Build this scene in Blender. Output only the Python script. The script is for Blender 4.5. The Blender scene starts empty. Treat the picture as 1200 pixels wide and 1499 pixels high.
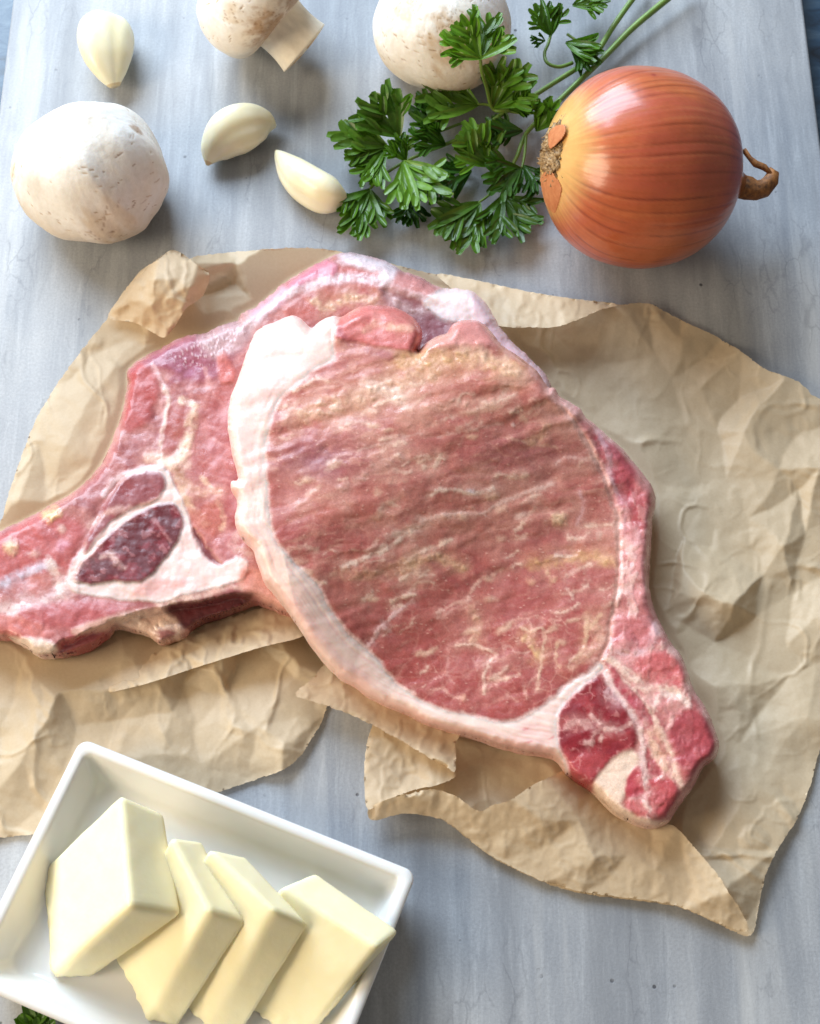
import bpy, bmesh, math, random
import numpy as np
from mathutils import Vector, Matrix
from mathutils.geometry import delaunay_2d_cdt

scene = bpy.context.scene
C = scene.collection

# ------------------------------------------------------------------ camera
TILT = math.radians(24.0)      # away from straight down
DIST = 0.67                    # metres, lens to board
FPX = 2400.0                   # focal length in photo pixels (photo 1200 x 1499)
cam_data = bpy.data.cameras.new('camera')
cam = bpy.data.objects.new('camera', cam_data)
C.objects.link(cam)
CAM = np.array([0.0, -DIST * math.sin(TILT), DIST * math.cos(TILT)])
cam.location = CAM
cam.rotation_euler = (TILT, 0, 0)
cam_data.sensor_fit = 'VERTICAL'
cam_data.sensor_height = 36.0
cam_data.lens = FPX / 1499.0 * 36.0
cam_data.clip_start = 0.02
cam_data.clip_end = 50
cam_data.dof.use_dof = True
cam_data.dof.focus_distance = 0.655
cam_data.dof.aperture_fstop = 26.0
scene.camera = cam

# ------------------------------------------------------------------ world and lamps (indoor daylight from a window)
world = bpy.data.worlds.new('World')
scene.world = world
world.use_nodes = True
bg = world.node_tree.nodes['Background']
bg.inputs[0].default_value = (1.0, 0.92, 0.80, 1)
bg.inputs[1].default_value = 0.21


def area(name, loc, target, size, size_y, power, color):
    d = bpy.data.lights.new(name, 'AREA')
    d.shape = 'RECTANGLE'
    d.size = size
    d.size_y = size_y
    d.energy = power
    d.color = color
    o = bpy.data.objects.new(name, d)
    C.objects.link(o)
    o.location = loc
    o.rotation_euler = (Vector(target) - Vector(loc)).to_track_quat('-Z', 'Y').to_euler()
    return o


area('window_light', (-1.05, 1.95, 1.50), (0, -0.05, 0), 2.1, 1.7, 142, (0.70, 0.84, 1.0))
area('room_light', (-1.25, -0.35, 0.72), (0, 0, 0), 0.7, 0.7, 17, (1.0, 0.83, 0.60))

scene.view_settings.view_transform = 'Standard'
scene.view_settings.look = 'None'
scene.view_settings.exposure = 0.1
scene.view_settings.gamma = 1.0

# ------------------------------------------------------------------ helpers
_F = np.array([0.0, math.sin(TILT), -math.cos(TILT)])
_U = np.array([0.0, math.cos(TILT), math.sin(TILT)])
_R = np.array([1.0, 0.0, 0.0])


def at(px, py, z):
    """world point on the level z that lies where the photo shows (px, py)"""
    px, py, z = np.broadcast_arrays(np.asarray(px, float), np.asarray(py, float), np.asarray(z, float))
    d = ((px - 600) / FPX)[..., None] * _R + (-(py - 749.5) / FPX)[..., None] * _U + _F
    t = (z - CAM[2]) / d[..., 2]
    return CAM + t[..., None] * d


def srgb(r, g, b):
    c = np.array([r, g, b], float) / 255.0
    return np.where(c <= 0.04045, c / 12.92, ((c + 0.055) / 1.055) ** 2.4)


def col4(r, g, b):
    c = srgb(r, g, b)
    return (float(c[0]), float(c[1]), float(c[2]), 1.0)


def sstep(a, b, x):
    t = np.clip((x - a) / (b - a), 0, 1)
    return t * t * (3 - 2 * t)


def _hash(ix, iy, seed):
    h = (ix.astype(np.int64) * 374761393 + iy.astype(np.int64) * 668265263 + seed * 982451653) & 0xFFFFFFFF
    h = ((h ^ (h >> 13)) * 1274126177) & 0xFFFFFFFF
    h = ((h ^ (h >> 16)) * 2246822519) & 0xFFFFFFFF
    return ((h ^ (h >> 15)) & 0xFFFFFF) / float(0xFFFFFF)


def vnoise(x, y, seed=0):
    x = np.asarray(x, float); y = np.asarray(y, float)
    ix = np.floor(x); iy = np.floor(y)
    fx = x - ix; fy = y - iy
    fx = fx * fx * fx * (fx * (fx * 6 - 15) + 10); fy = fy * fy * fy * (fy * (fy * 6 - 15) + 10)
    a = _hash(ix, iy, seed); b = _hash(ix + 1, iy, seed)
    c = _hash(ix, iy + 1, seed); d = _hash(ix + 1, iy + 1, seed)
    return (a * (1 - fx) + b * fx) * (1 - fy) + (c * (1 - fx) + d * fx) * fy


def fbm(x, y, seed=0, oct=4, gain=0.5):
    s = 0; a = 1.0; t = 0
    x = np.asarray(x, float); y = np.asarray(y, float)
    for k in range(oct):
        s = s + a * vnoise(x, y, seed + 17 * k)
        t += a; a *= gain
        x, y = x * 1.94 + y * 0.5 + 3.1, y * 1.94 - x * 0.5 + 7.7
    return s / t


def worley(x, y, seed=0, jit=0.9):
    x = np.asarray(x, float); y = np.asarray(y, float)
    ix = np.floor(x); iy = np.floor(y)
    f1 = np.full(x.shape, 9.0); f2 = np.full(x.shape, 9.0); idc = np.zeros(x.shape)
    for dx in (-1, 0, 1):
        for dy in (-1, 0, 1):
            cx = ix + dx; cy = iy + dy
            ox = cx + 0.5 + jit * (_hash(cx, cy, seed) - 0.5)
            oy = cy + 0.5 + jit * (_hash(cx, cy, seed + 5) - 0.5)
            d = np.hypot(x - ox, y - oy)
            r = _hash(cx, cy, seed + 9)
            near = d < f1
            f2 = np.where(near, f1, np.minimum(f2, d))
            idc = np.where(near, r, idc)
            f1 = np.where(near, d, f1)
    return f1, f2, idc


def smooth_poly(pts, n=4, closed=True):
    """Catmull-Rom through the traced points"""
    p = np.array(pts, float)
    m = len(p)
    out = []
    rng = range(m if closed else m - 1)
    for i in rng:
        if closed:
            a, b, c, d = p[(i - 1) % m], p[i], p[(i + 1) % m], p[(i + 2) % m]
        else:
            a, b, c, d = p[max(i - 1, 0)], p[i], p[i + 1], p[min(i + 2, m - 1)]
        for k in range(n):
            t = k / n
            out.append(0.5 * ((2 * b) + (-a + c) * t + (2 * a - 5 * b + 4 * c - d) * t * t + (-a + 3 * b - 3 * c + d) * t ** 3))
    if not closed:
        out.append(p[-1])
    return np.array(out)


def line_dist(x, y, pts, closed=False):
    """distance to a polyline"""
    p = np.array(pts, float)
    if closed:
        p = np.vstack([p, p[:1]])
    best = np.full(x.shape, 1e9)
    for a, b in zip(p[:-1], p[1:]):
        ab = b - a
        L = max(float(ab @ ab), 1e-9)
        t = np.clip(((x - a[0]) * ab[0] + (y - a[1]) * ab[1]) / L, 0, 1)
        d = (x - a[0] - t * ab[0]) ** 2 + (y - a[1] - t * ab[1]) ** 2
        best = np.minimum(best, d)
    return np.sqrt(best)


def inside(x, y, pts):
    p = np.array(pts, float)
    r = np.zeros(x.shape, bool)
    j = len(p) - 1
    for i in range(len(p)):
        xi, yi = p[i]; xj, yj = p[j]
        if yi != yj:
            c = ((yi > y) != (yj > y)) & (x < (xj - xi) * (y - yi) / (yj - yi) + xi)
            r ^= c
        j = i
    return r


def sdf(x, y, pts):
    """signed distance, positive inside"""
    d = line_dist(x, y, pts, True)
    return np.where(inside(x, y, pts), d, -d)


def new_obj(name, me, mat=None, parent=None):
    o = bpy.data.objects.new(name, me)
    C.objects.link(o)
    if mat is not None and len(me.materials) == 0:
        me.materials.append(mat)
    if parent is not None:
        o.parent = parent
    return o


def tag(o, label=None, cat=None, group=None, kind=None):
    if label: o['label'] = label
    if cat: o['category'] = cat
    if group: o['group'] = group
    if kind: o['kind'] = kind
    return o


def empty(name, loc, label, cat, group=None):
    o = bpy.data.objects.new(name, None)
    C.objects.link(o)
    o.empty_display_size = 0.02
    o.location = Vector(loc)
    o.matrix_world = Matrix.Translation(Vector(loc))
    tag(o, label, cat, group)
    o['_base'] = [float(v) for v in loc]
    return o


def mesh_obj(name, V, F, mat, parent=None, smooth=True, colors=None, normals=None, uv=None):
    """V in world coordinates; stored relative to the parent's base"""
    V = np.asarray(V, float)
    base = np.zeros(3)
    q = parent
    while q is not None:
        base = base + (np.array(q['_base']) if '_base' in q else 0)
        q = q.parent
    me = bpy.data.meshes.new(name)
    Vl = V - base
    if isinstance(F, np.ndarray):
        n, k = F.shape
        me.vertices.add(len(Vl))
        me.vertices.foreach_set('co', Vl.astype(np.float32).ravel())
        me.loops.add(n * k)
        me.loops.foreach_set('vertex_index', F.astype(np.int32).ravel())
        me.polygons.add(n)
        me.polygons.foreach_set('loop_start', np.arange(0, n * k, k, dtype=np.int32))
        me.polygons.foreach_set('loop_total', np.full(n, k, dtype=np.int32))
        me.update(calc_edges=True)
    else:
        me.from_pydata([tuple(v) for v in Vl], [], [tuple(int(i) for i in f) for f in F])
        me.update()
    me.validate()
    if smooth:
        me.polygons.foreach_set('use_smooth', np.ones(len(me.polygons), bool))
    if colors is not None:
        ca = me.color_attributes.new('Col', 'FLOAT_COLOR', 'POINT')
        a = np.ones((len(V), 4), np.float32)
        a[:, :colors.shape[1]] = colors
        ca.data.foreach_set('color', a.ravel())
    if normals is not None:
        me.normals_split_custom_set_from_vertices([tuple(n) for n in normals])
    return new_obj(name, me, mat, parent)


def grid_faces(nu, nv, closed_u=False):
    """quads of an nu x nv vertex grid (index = u*nv + v)"""
    u = np.arange(nu if closed_u else nu - 1)
    v = np.arange(nv - 1)
    U, W = np.meshgrid(u, v, indexing='ij')
    U2 = (U + 1) % nu
    return np.stack([U * nv + W, U2 * nv + W, U2 * nv + W + 1, U * nv + W + 1], -1).reshape(-1, 4)


def tube(path, radii, seg=10, flat=1.0):
    """closed tapered tube along a world path"""
    P = np.array(path, float)
    n = len(P)
    T = np.gradient(P, axis=0)
    T /= np.linalg.norm(T, axis=1)[:, None] + 1e-12
    up = np.array([0.13, 0.21, 1.0])
    V = []
    for i in range(n):
        a = np.cross(T[i], up); a /= np.linalg.norm(a) + 1e-12
        b = np.cross(a, T[i])
        for k in range(seg):
            w = 2 * math.pi * k / seg
            V.append(P[i] + radii[i] * (math.cos(w) * a + flat * math.sin(w) * b))
    F = []
    for i in range(n - 1):
        for k in range(seg):
            k2 = (k + 1) % seg
            F.append((i * seg + k, i * seg + k2, (i + 1) * seg + k2, (i + 1) * seg + k))
    F.append(tuple(range(seg))[::-1])
    F.append(tuple((n - 1) * seg + k for k in range(seg)))
    return np.array(V), F


# ------------------------------------------------------------------ materials
class NT:
    def __init__(s, name):
        s.m = bpy.data.materials.new(name)
        s.m.use_nodes = True
        s.t = s.m.node_tree
        s.bsdf = s.t.nodes['Principled BSDF']
        s.out = s.t.nodes['Material Output']

    def n(s, typ, **kw):
        nd = s.t.nodes.new(typ)
        for k, v in kw.items():
            if k.startswith('_'):
                setattr(nd, k[1:], v)
            else:
                nd.inputs[k.replace('__', ' ')].default_value = v
        return nd

    def l(s, a, b):
        s.t.links.new(a, b)

    def set(s, **kw):
        for k, v in kw.items():
            s.bsdf.inputs[k.replace('__', ' ')].default_value = v

    def ramp(s, fac, stops, interp='LINEAR'):
        r = s.t.nodes.new('ShaderNodeValToRGB')
        r.color_ramp.interpolation = interp
        e = r.color_ramp.elements
        while len(e) < len(stops):
            e.new(0.5)
        for i, (p, c) in enumerate(stops):
            e[i].position = p
            e[i].color = c if len(c) == 4 else (*c, 1)
        s.l(fac, r.inputs[0])
        return r.outputs[0]

    def coord(s, kind='Object', scale=(1, 1, 1), rot=(0, 0, 0)):
        c = s.t.nodes.new('ShaderNodeTexCoord')
        m = s.t.nodes.new('ShaderNodeMapping')
        m.inputs['Scale'].default_value = scale
        m.inputs['Rotation'].default_value = rot
        s.l(c.outputs[kind], m.inputs[0])
        return m.outputs[0]

    def noise(s, vec, scale, detail=4, rough=0.55, dist=0.0):
        nd = s.n('ShaderNodeTexNoise', Scale=scale, Detail=detail, Roughness=rough, Distortion=dist)
        s.l(vec, nd.inputs['Vector'])
        return nd.outputs[0]

    def mix(s, fac, a, b, blend='MIX'):
        nd = s.t.nodes.new('ShaderNodeMix')
        nd.data_type = 'RGBA'
        nd.blend_type = blend
        for v, i in ((fac, 0), (a, 6), (b, 7)):
            if hasattr(v, 'is_linked') or hasattr(v, 'links'):
                s.l(v, nd.inputs[i])
            else:
                nd.inputs[i].default_value = v
        return nd.outputs[2]

    def math(s, op, a, b=0.0, clamp=False):
        nd = s.t.nodes.new('ShaderNodeMath')
        nd.operation = op
        nd.use_clamp = clamp
        for v, i in ((a, 0), (b, 1)):
            if hasattr(v, 'links'):
                s.l(v, nd.inputs[i])
            else:
                nd.inputs[i].default_value = v
        return nd.outputs[0]

    def bump(s, h, strength=0.3, dist=0.001):
        nd = s.n('ShaderNodeBump', Strength=strength, Distance=dist)
        s.l(h, nd.inputs['Height'])
        s.l(nd.outputs[0], s.bsdf.inputs['Normal'])
        return nd


def attr_col(t):
    a = t.n('ShaderNodeAttribute', _attribute_name='Col')
    return a.outputs['Color'], a.outputs['Alpha']


def make_meat():
    t = NT('raw_pork')
    c, al = attr_col(t)
    v = t.coord()
    n1 = t.noise(v, 380, 5, 0.6)
    n2 = t.noise(v, 1500, 3, 0.6)
    k = t.ramp(n1, [(0.3, (0.90, 0.88, 0.88)), (0.7, (1.06, 1.06, 1.06))])
    k2 = t.ramp(n2, [(0.32, (0.88, 0.85, 0.85)), (0.68, (1.08, 1.09, 1.09))])
    t.l(t.mix(1.0, t.mix(1.0, c, k, 'MULTIPLY'), k2, 'MULTIPLY'), t.bsdf.inputs['Base Color'])
    wet = t.noise(v, 140, 5, 0.65)
    r = t.ramp(wet, [(0.36, (0.16,) * 3), (0.5, (0.38,) * 3), (0.7, (0.56,) * 3)])
    t.l(r, t.bsdf.inputs['Roughness'])
    t.set(Subsurface__Weight=0.15, Subsurface__Scale=0.0014, Subsurface__Radius=(1.0, 0.6, 0.5),
          Specular__IOR__Level=0.36, Coat__Weight=0.14, Coat__Roughness=0.16)
    h = t.math('ADD', t.math('MULTIPLY', n1, 0.7), t.math('MULTIPLY', n2, 0.45))
    t.bump(h, 0.3, 0.0006)
    return t.m


def make_fat():
    t = NT('pork_fat')
    c, al = attr_col(t)
    v = t.coord()
    n1 = t.noise(v, 260, 4, 0.55)
    k = t.ramp(n1, [(0.3, (0.93, 0.91, 0.9)), (0.7, (1.04, 1.04, 1.04))])
    t.l(t.mix(1.0, c, k, 'MULTIPLY'), t.bsdf.inputs['Base Color'])
    t.set(Roughness=0.40, Subsurface__Weight=0.55, Subsurface__Scale=0.0035, Subsurface__Radius=(1.0, 0.55, 0.42),
          Specular__IOR__Level=0.5, Coat__Weight=0.1, Coat__Roughness=0.2)
    t.bump(n1, 0.2, 0.0006)
    return t.m


def make_paper():
    t = NT('brown_baking_paper')
    v = t.coord()
    fib = t.noise(v, 900, 4, 0.65)
    blot = t.noise(v, 30, 4, 0.6)
    base = t.mix(fib, col4(220, 197, 161), col4(238, 219, 190))
    base = t.mix(t.math('MULTIPLY', t.ramp(blot, [(0.4, (0, 0, 0)), (0.7, (1, 1, 1))]), 0.25), base, col4(200, 174, 136))
    t.l(base, t.bsdf.inputs['Base Color'])
    t.set(Roughness=0.46, Specular__IOR__Level=0.38)
    t.bump(t.noise(v, 700, 5, 0.7), 0.16, 0.0005)
    tr = t.n('ShaderNodeBsdfTranslucent')
    t.l(t.mix(0.5, base, col4(205, 165, 105)), tr.inputs[0])
    m1 = t.n('ShaderNodeMixShader', Fac=0.30)
    t.l(t.bsdf.outputs[0], m1.inputs[1]); t.l(tr.outputs[0], m1.inputs[2])
    ts = t.n('ShaderNodeBsdfTransparent')
    ts.inputs[0].default_value = (0.95, 0.85, 0.7, 1)
    m2 = t.n('ShaderNodeMixShader', Fac=0.08)
    t.l(m1.outputs[0], m2.inputs[1]); t.l(ts.outputs[0], m2.inputs[2])
    t.l(m2.outputs[0], t.out.inputs[0])
    return t.m


def make_board():
    t = NT('weathered_grey_board')
    v = t.coord()
    vs = t.coord(scale=(1, 0.12, 1))
    big = t.noise(v, 9, 5, 0.6)
    streak = t.noise(vs, 75, 6, 0.65, 0.4)
    fine = t.noise(v, 900, 4, 0.7)
    base = t.ramp(big, [(0.3, col4(152, 156, 163)), (0.55, col4(176, 179, 183)), (0.75, col4(196, 196, 195))])
    base = t.mix(t.ramp(streak, [(0.42, (0, 0, 0)), (0.75, (0.8,) * 3)]), base, col4(138, 143, 151))
    base = t.mix(t.ramp(t.noise(t.coord(scale=(1, 0.09, 1)), 230, 8, 0.75, 0.5), [(0.50, (0, 0, 0)), (0.78, (0.6,) * 3)]), base, col4(206, 210, 214))
    base = t.mix(t.math('MULTIPLY', t.ramp(fine, [(0.35, (1, 1, 1)), (0.62, (0, 0, 0))]), 0.28), base, col4(112, 114, 120))
    band = t.noise(t.coord(scale=(1, 0.07, 1)), 38, 5, 0.6, 0.3)
    base = t.mix(t.ramp(band, [(0.5, (0, 0, 0)), (0.68, (0.55,) * 3)]), base, col4(122, 125, 131))
    base = t.mix(t.ramp(band, [(0.3, (0.5,) * 3), (0.46, (0, 0, 0))]), base, col4(208, 208, 206))
    # hairline cracks running along the grain, in patches
    vc = t.coord(scale=(1, 0.16, 1))
    wob = t.n('ShaderNodeTexNoise', Scale=40.0, Detail=5.0)
    t.l(vc, wob.inputs['Vector'])
    ad = t.n('ShaderNodeVectorMath', _operation='MULTIPLY_ADD')
    t.l(wob.outputs[1], ad.inputs[0]); ad.inputs[1].default_value = (0.05, 0.05, 0); t.l(vc, ad.inputs[2])
    vo = t.n('ShaderNodeTexVoronoi', _feature='DISTANCE_TO_EDGE', Scale=34.0)
    t.l(ad.outputs[0], vo.inputs['Vector'])
    crack = t.ramp(vo.outputs['Distance'], [(0.0, (1, 1, 1)), (0.035, (0, 0, 0))])
    patch = t.ramp(t.noise(t.coord(scale=(1, 0.3, 1)), 26, 4, 0.6), [(0.52, (0, 0, 0)), (0.66, (1, 1, 1))])
    cm = t.math('MULTIPLY', t.math('MULTIPLY', crack, patch), 0.14)
    base = t.mix(cm, base, col4(70, 72, 80))
    # squiggly short marks
    vo2 = t.n('ShaderNodeTexVoronoi', _feature='DISTANCE_TO_EDGE', Scale=120.0)
    ad2 = t.n('ShaderNodeVectorMath', _operation='MULTIPLY_ADD')
    w2 = t.n('ShaderNodeTexNoise', Scale=120.0, Detail=4.0)
    v2 = t.coord(scale=(1, 0.4, 1))
    t.l(v2, w2.inputs['Vector'])
    t.l(w2.outputs[1], ad2.inputs[0]); ad2.inputs[1].default_value = (0.012, 0.012, 0); t.l(v2, ad2.inputs[2])
    t.l(ad2.outputs[0], vo2.inputs['Vector'])
    sq = t.ramp(vo2.outputs['Distance'], [(0.0, (1, 1, 1)), (0.05, (0, 0, 0))])
    p2 = t.ramp(t.noise(t.coord(scale=(1, 0.22, 1)), 60, 3, 0.6), [(0.52, (0, 0, 0)), (0.64, (1, 1, 1))])
    sm = t.math('MULTIPLY', t.math('MULTIPLY', sq, p2), 0.30)
    base = t.mix(sm, base, col4(82, 84, 92))
    # pin holes
    vp = t.n('ShaderNodeTexVoronoi', Scale=110.0)
    t.l(v, vp.inputs['Vector'])
    sp = t.math('MULTIPLY', t.ramp(vp.outputs['Distance'], [(0.06, (1, 1, 1)), (0.10, (0, 0, 0))]),
                t.ramp(t.noise(v, 45, 2), [(0.56, (0, 0, 0)), (0.62, (1, 1, 1))]))
    base = t.mix(t.math('MULTIPLY', sp, 0.8), base, col4(52, 52, 58))
    t.l(base, t.bsdf.inputs['Base Color'])
    t.set(Roughness=0.52, Specular__IOR__Level=0.4)
    h = t.math('SUBTRACT', t.math('MULTIPLY', fine, 0.5), t.math('ADD', cm, sp))
    t.bump(h, 0.3, 0.0006)
    return t.m


def make_counter():
    t = NT('dark_blue_stone')
    v = t.coord(scale=(0.35, 1, 1))
    n = t.noise(v, 95, 6, 0.65, 0.8)
    c = t.ramp(n, [(0.3, col4(20, 36, 52)), (0.5, col4(46, 74, 98)), (0.66, col4(78, 100, 118)), (0.8, col4(120, 128, 135))])
    t.l(c, t.bsdf.inputs['Base Color'])
    t.set(Roughness=0.35)
    return t.m


def make_ceramic():
    t = NT('white_glazed_ceramic')
    t.set(Base__Color=col4(232, 232, 230), Roughness=0.16, Coat__Weight=0.4, Coat__Roughness=0.05,
          Subsurface__Weight=0.1, Subsurface__Scale=0.003)
    n = t.noise(t.coord(), 60, 2)
    t.bump(n, 0.05, 0.001)
    return t.m


def make_butter():
    t = NT('butter')
    v = t.coord()
    n = t.noise(v, 120, 4, 0.6)
    t.l(t.mix(n, col4(255, 238, 190), col4(255, 244, 208)), t.bsdf.inputs['Base Color'])
    t.set(Roughness=0.42, Subsurface__Weight=0.35, Subsurface__Scale=0.003, Subsurface__Radius=(1.0, 0.8, 0.3),
          Specular__IOR__Level=0.4)
    drag = t.noise(t.coord(scale=(1, 1, 0.12), rot=(0.3, 0.5, 0.2)), 520, 3, 0.6)
    t.bump(t.math('ADD', t.math('ADD', t.noise(v, 300, 4, 0.6), t.noise(v, 40, 2)), t.math('MULTIPLY', drag, 0.8)), 0.1, 0.0008)
    return t.m


def make_mushroom():
    t = NT('mushroom_flesh')
    c, al = attr_col(t)
    v = t.coord()
    n = t.noise(v, 420, 4, 0.6)
    k = t.ramp(n, [(0.3, (0.93, 0.92, 0.9)), (0.7, (1.03, 1.03, 1.03))])
    t.l(t.mix(1.0, c, k, 'MULTIPLY'), t.bsdf.inputs['Base Color'])
    t.set(Roughness=0.62, Subsurface__Weight=0.2, Subsurface__Scale=0.003, Subsurface__Radius=(1, 0.8, 0.6), Specular__IOR__Level=0.3)
    t.bump(n, 0.3, 0.0006)
    return t.m


def make_garlic():
    t = NT('peeled_garlic')
    c, al = attr_col(t)
    v = t.coord()
    n = t.noise(v, 90, 3, 0.5)
    k = t.ramp(n, [(0.3, (0.95, 0.94, 0.88)), (0.7, (1.02, 1.02, 1.02))])
    t.l(t.mix(1.0, c, k, 'MULTIPLY'), t.bsdf.inputs['Base Color'])
    t.set(Roughness=0.3, Subsurface__Weight=0.45, Subsurface__Scale=0.004, Subsurface__Radius=(1, 0.85, 0.45), Coat__Weight=0.15, Coat__Roughness=0.15)
    t.bump(t.noise(v, 350, 3), 0.1, 0.0006)
    return t.m


def make_onion():
    t = NT('onion_skin')
    c, al = attr_col(t)
    v = t.coord()
    n = t.noise(v, 160, 4, 0.6)
    k = t.ramp(n, [(0.3, (0.9, 0.88, 0.85)), (0.7, (1.06, 1.06, 1.06))])
    t.l(t.mix(1.0, c, k, 'MULTIPLY'), t.bsdf.inputs['Base Color'])
    t.set(Roughness=0.33, Specular__IOR__Level=0.5, Coat__Weight=0.35, Coat__Roughness=0.16, Subsurface__Weight=0.1, Subsurface__Scale=0.003)
    t.bump(t.noise(v, 320, 3), 0.12, 0.0006)
    return t.m


def make_dry(name, a, b, scale):
    t = NT(name)
    v = t.coord()
    n = t.noise(v, scale, 5, 0.7)
    t.l(t.ramp(n, [(0.32, a), (0.68, b)]), t.bsdf.inputs['Base Color'])
    t.set(Roughness=0.6)
    t.bump(n, 0.35, 0.0008)
    return t.m


def make_leaf():
    t = NT('parsley_leaf')
    c, al = attr_col(t)
    v = t.coord()
    n = t.noise(v, 260, 4, 0.6)
    k = t.ramp(n, [(0.3, (0.7, 0.72, 0.6)), (0.7, (1.15, 1.12, 1.1))])
    cc = t.mix(1.0, c, k, 'MULTIPLY')
    t.l(cc, t.bsdf.inputs['Base Color'])
    t.set(Roughness=0.34, Specular__IOR__Level=0.5)
    t.bump(n, 0.35, 0.0007)
    tr = t.n('ShaderNodeBsdfTranslucent')
    t.l(t.mix(1.0, cc, (1.25, 1.35, 0.5, 1), 'MULTIPLY'), tr.inputs[0])
    m1 = t.n('ShaderNodeMixShader', Fac=0.25)
    t.l(t.bsdf.outputs[0], m1.inputs[1]); t.l(tr.outputs[0], m1.inputs[2])
    t.l(m1.outputs[0], t.out.inputs[0])
    return t.m


def make_stem():
    t = NT('parsley_stem')
    v = t.coord()
    n = t.noise(v, 120, 3)
    t.l(t.mix(n, col4(88, 124, 46), col4(128, 158, 74)), t.bsdf.inputs['Base Color'])
    t.set(Roughness=0.4, Subsurface__Weight=0.2, Subsurface__Scale=0.002)
    return t.m


M = dict(meat=make_meat(), fat=make_fat(), paper=make_paper(), board=make_board(), counter=make_counter(),
         ceramic=make_ceramic(), butter=make_butter(), mushroom=make_mushroom(), garlic=make_garlic(), onion=make_onion(),
         leaf=make_leaf(), stem=make_stem(),
         root=make_dry('dry_onion_root', col4(70, 48, 26), col4(196, 160, 110), 900),
         neck=make_dry('dry_onion_neck', col4(88, 52, 24), col4(178, 116, 58), 420),
         flake=make_dry('loose_onion_skin', col4(178, 104, 60), col4(204, 136, 88), 260))

# ------------------------------------------------------------------ the surface
XL = float(at(9, 75, 0)[0]); XR = float(at(1187, 95, 0)[0])
def slab(name, x0, x1, y0, y1, z0, z1, bev, mat):
    bm = bmesh.new()
    bmesh.ops.create_cube(bm, size=1)
    for v in bm.verts:
        v.co = Vector(((x0 + x1) / 2 + v.co.x * (x1 - x0), (y0 + y1) / 2 + v.co.y * (y1 - y0), (z0 + z1) / 2 + v.co.z * (z1 - z0)))
    bmesh.ops.bevel(bm, geom=list(bm.edges), offset=bev, segments=3, affect='EDGES', profile=0.5)
    me = bpy.data.meshes.new(name); bm.to_mesh(me); bm.free()
    me.polygons.foreach_set('use_smooth', np.ones(len(me.polygons), bool))
    o = new_obj(name, me, mat)
    return o
board = tag(slab('backdrop_board', XL, XR, -0.36, 0.42, -0.012, 0.0, 0.0016, M['board']), kind='structure')
counter = tag(slab('countertop', -0.7, 0.7, -0.75, 1.1, -0.045, -0.0125, 0.002, M['counter']), kind='structure')

# ------------------------------------------------------------------ pork chops
FRONT = smooth_poly([(372,490),(385,478),(405,470),(425,462),(440,466),(450,476),(457,480),(468,470),(485,463),(500,464),(512,456),(530,449),
    (552,447),(577,450),(598,460),(612,473),(618,487),(615,502),(611,514),(622,503),(640,492),(654,487),(662,475),(676,469),(700,470),(714,480),
    (735,505),(760,522),(785,542),(801,566),(811,568),(820,580),(836,590),(849,598),(856,610),(866,618),(890,638),(914,660),(930,680),(946,700),
    (956,716),(959,735),(955,762),(953,800),(950,850),(956,886),(968,915),(985,945),(996,957),(1004,976),(1016,1010),(1035,1040),(1047,1070),
    (1053,1090),(1046,1110),(1031,1121),(1016,1150),(1001,1170),(987,1190),(976,1205),(950,1210),(921,1200),(895,1185),(876,1166),(860,1152),
    (840,1140),(826,1127),(815,1111),(795,1104),(762,1099),(730,1090),(692,1078),(660,1070),(622,1058),(600,1046),(570,1034),(540,1018),
    (512,998),(497,990),(476,970),(456,945),(439,920),(424,898),(402,870),(386,850),(379,832),(373,815),(367,799),(354,786),(345,770),(343,755),
    (347,741),(345,727),(338,716),(339,705),(348,700),(341,670),(335,640),(333,615),(338,580),(350,550),(360,520)], 4)
REAR = smooth_poly([(-70,812),(-30,792),(0,777),(40,758),(70,742),(110,718),(140,690),(160,655),(172,625),(180,598),(186,570),(186,546),(192,536),(207,524),
    (230,512),(252,500),(276,490),(300,487),(318,479),(332,473),(346,469),(354,459),(375,448),(402,426),(424,408),(450,394),(478,378),(495,371),
    (520,371),(552,378),(572,386),(590,397),(612,405),(638,419),(662,423),(684,424),(700,432),(716,450),(730,474),(750,500),(780,528),(802,556),
    (800,585),(720,645),(600,745),(500,835),(440,898),(425,899),(405,892),(388,884),(372,880),(356,887),(332,896),(302,906),(282,914),(272,926),
    (250,935),(232,938),(212,926),(190,920),(168,916),(160,926),(132,944),(102,955),(80,959),(52,956),(22,937),(0,931),(-40,928),(-75,900),(-80,850)], 4)
MM = 0.001


def front_mid(x, y):
    s = sdf(x, y, REAR)
    return (12.6 + 22.5 * sstep(-210, 120, s)) * MM


def rot(x, y, deg):
    a = math.radians(deg)
    return x * math.cos(a) + y * math.sin(a), -x * math.sin(a) + y * math.cos(a)


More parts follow.
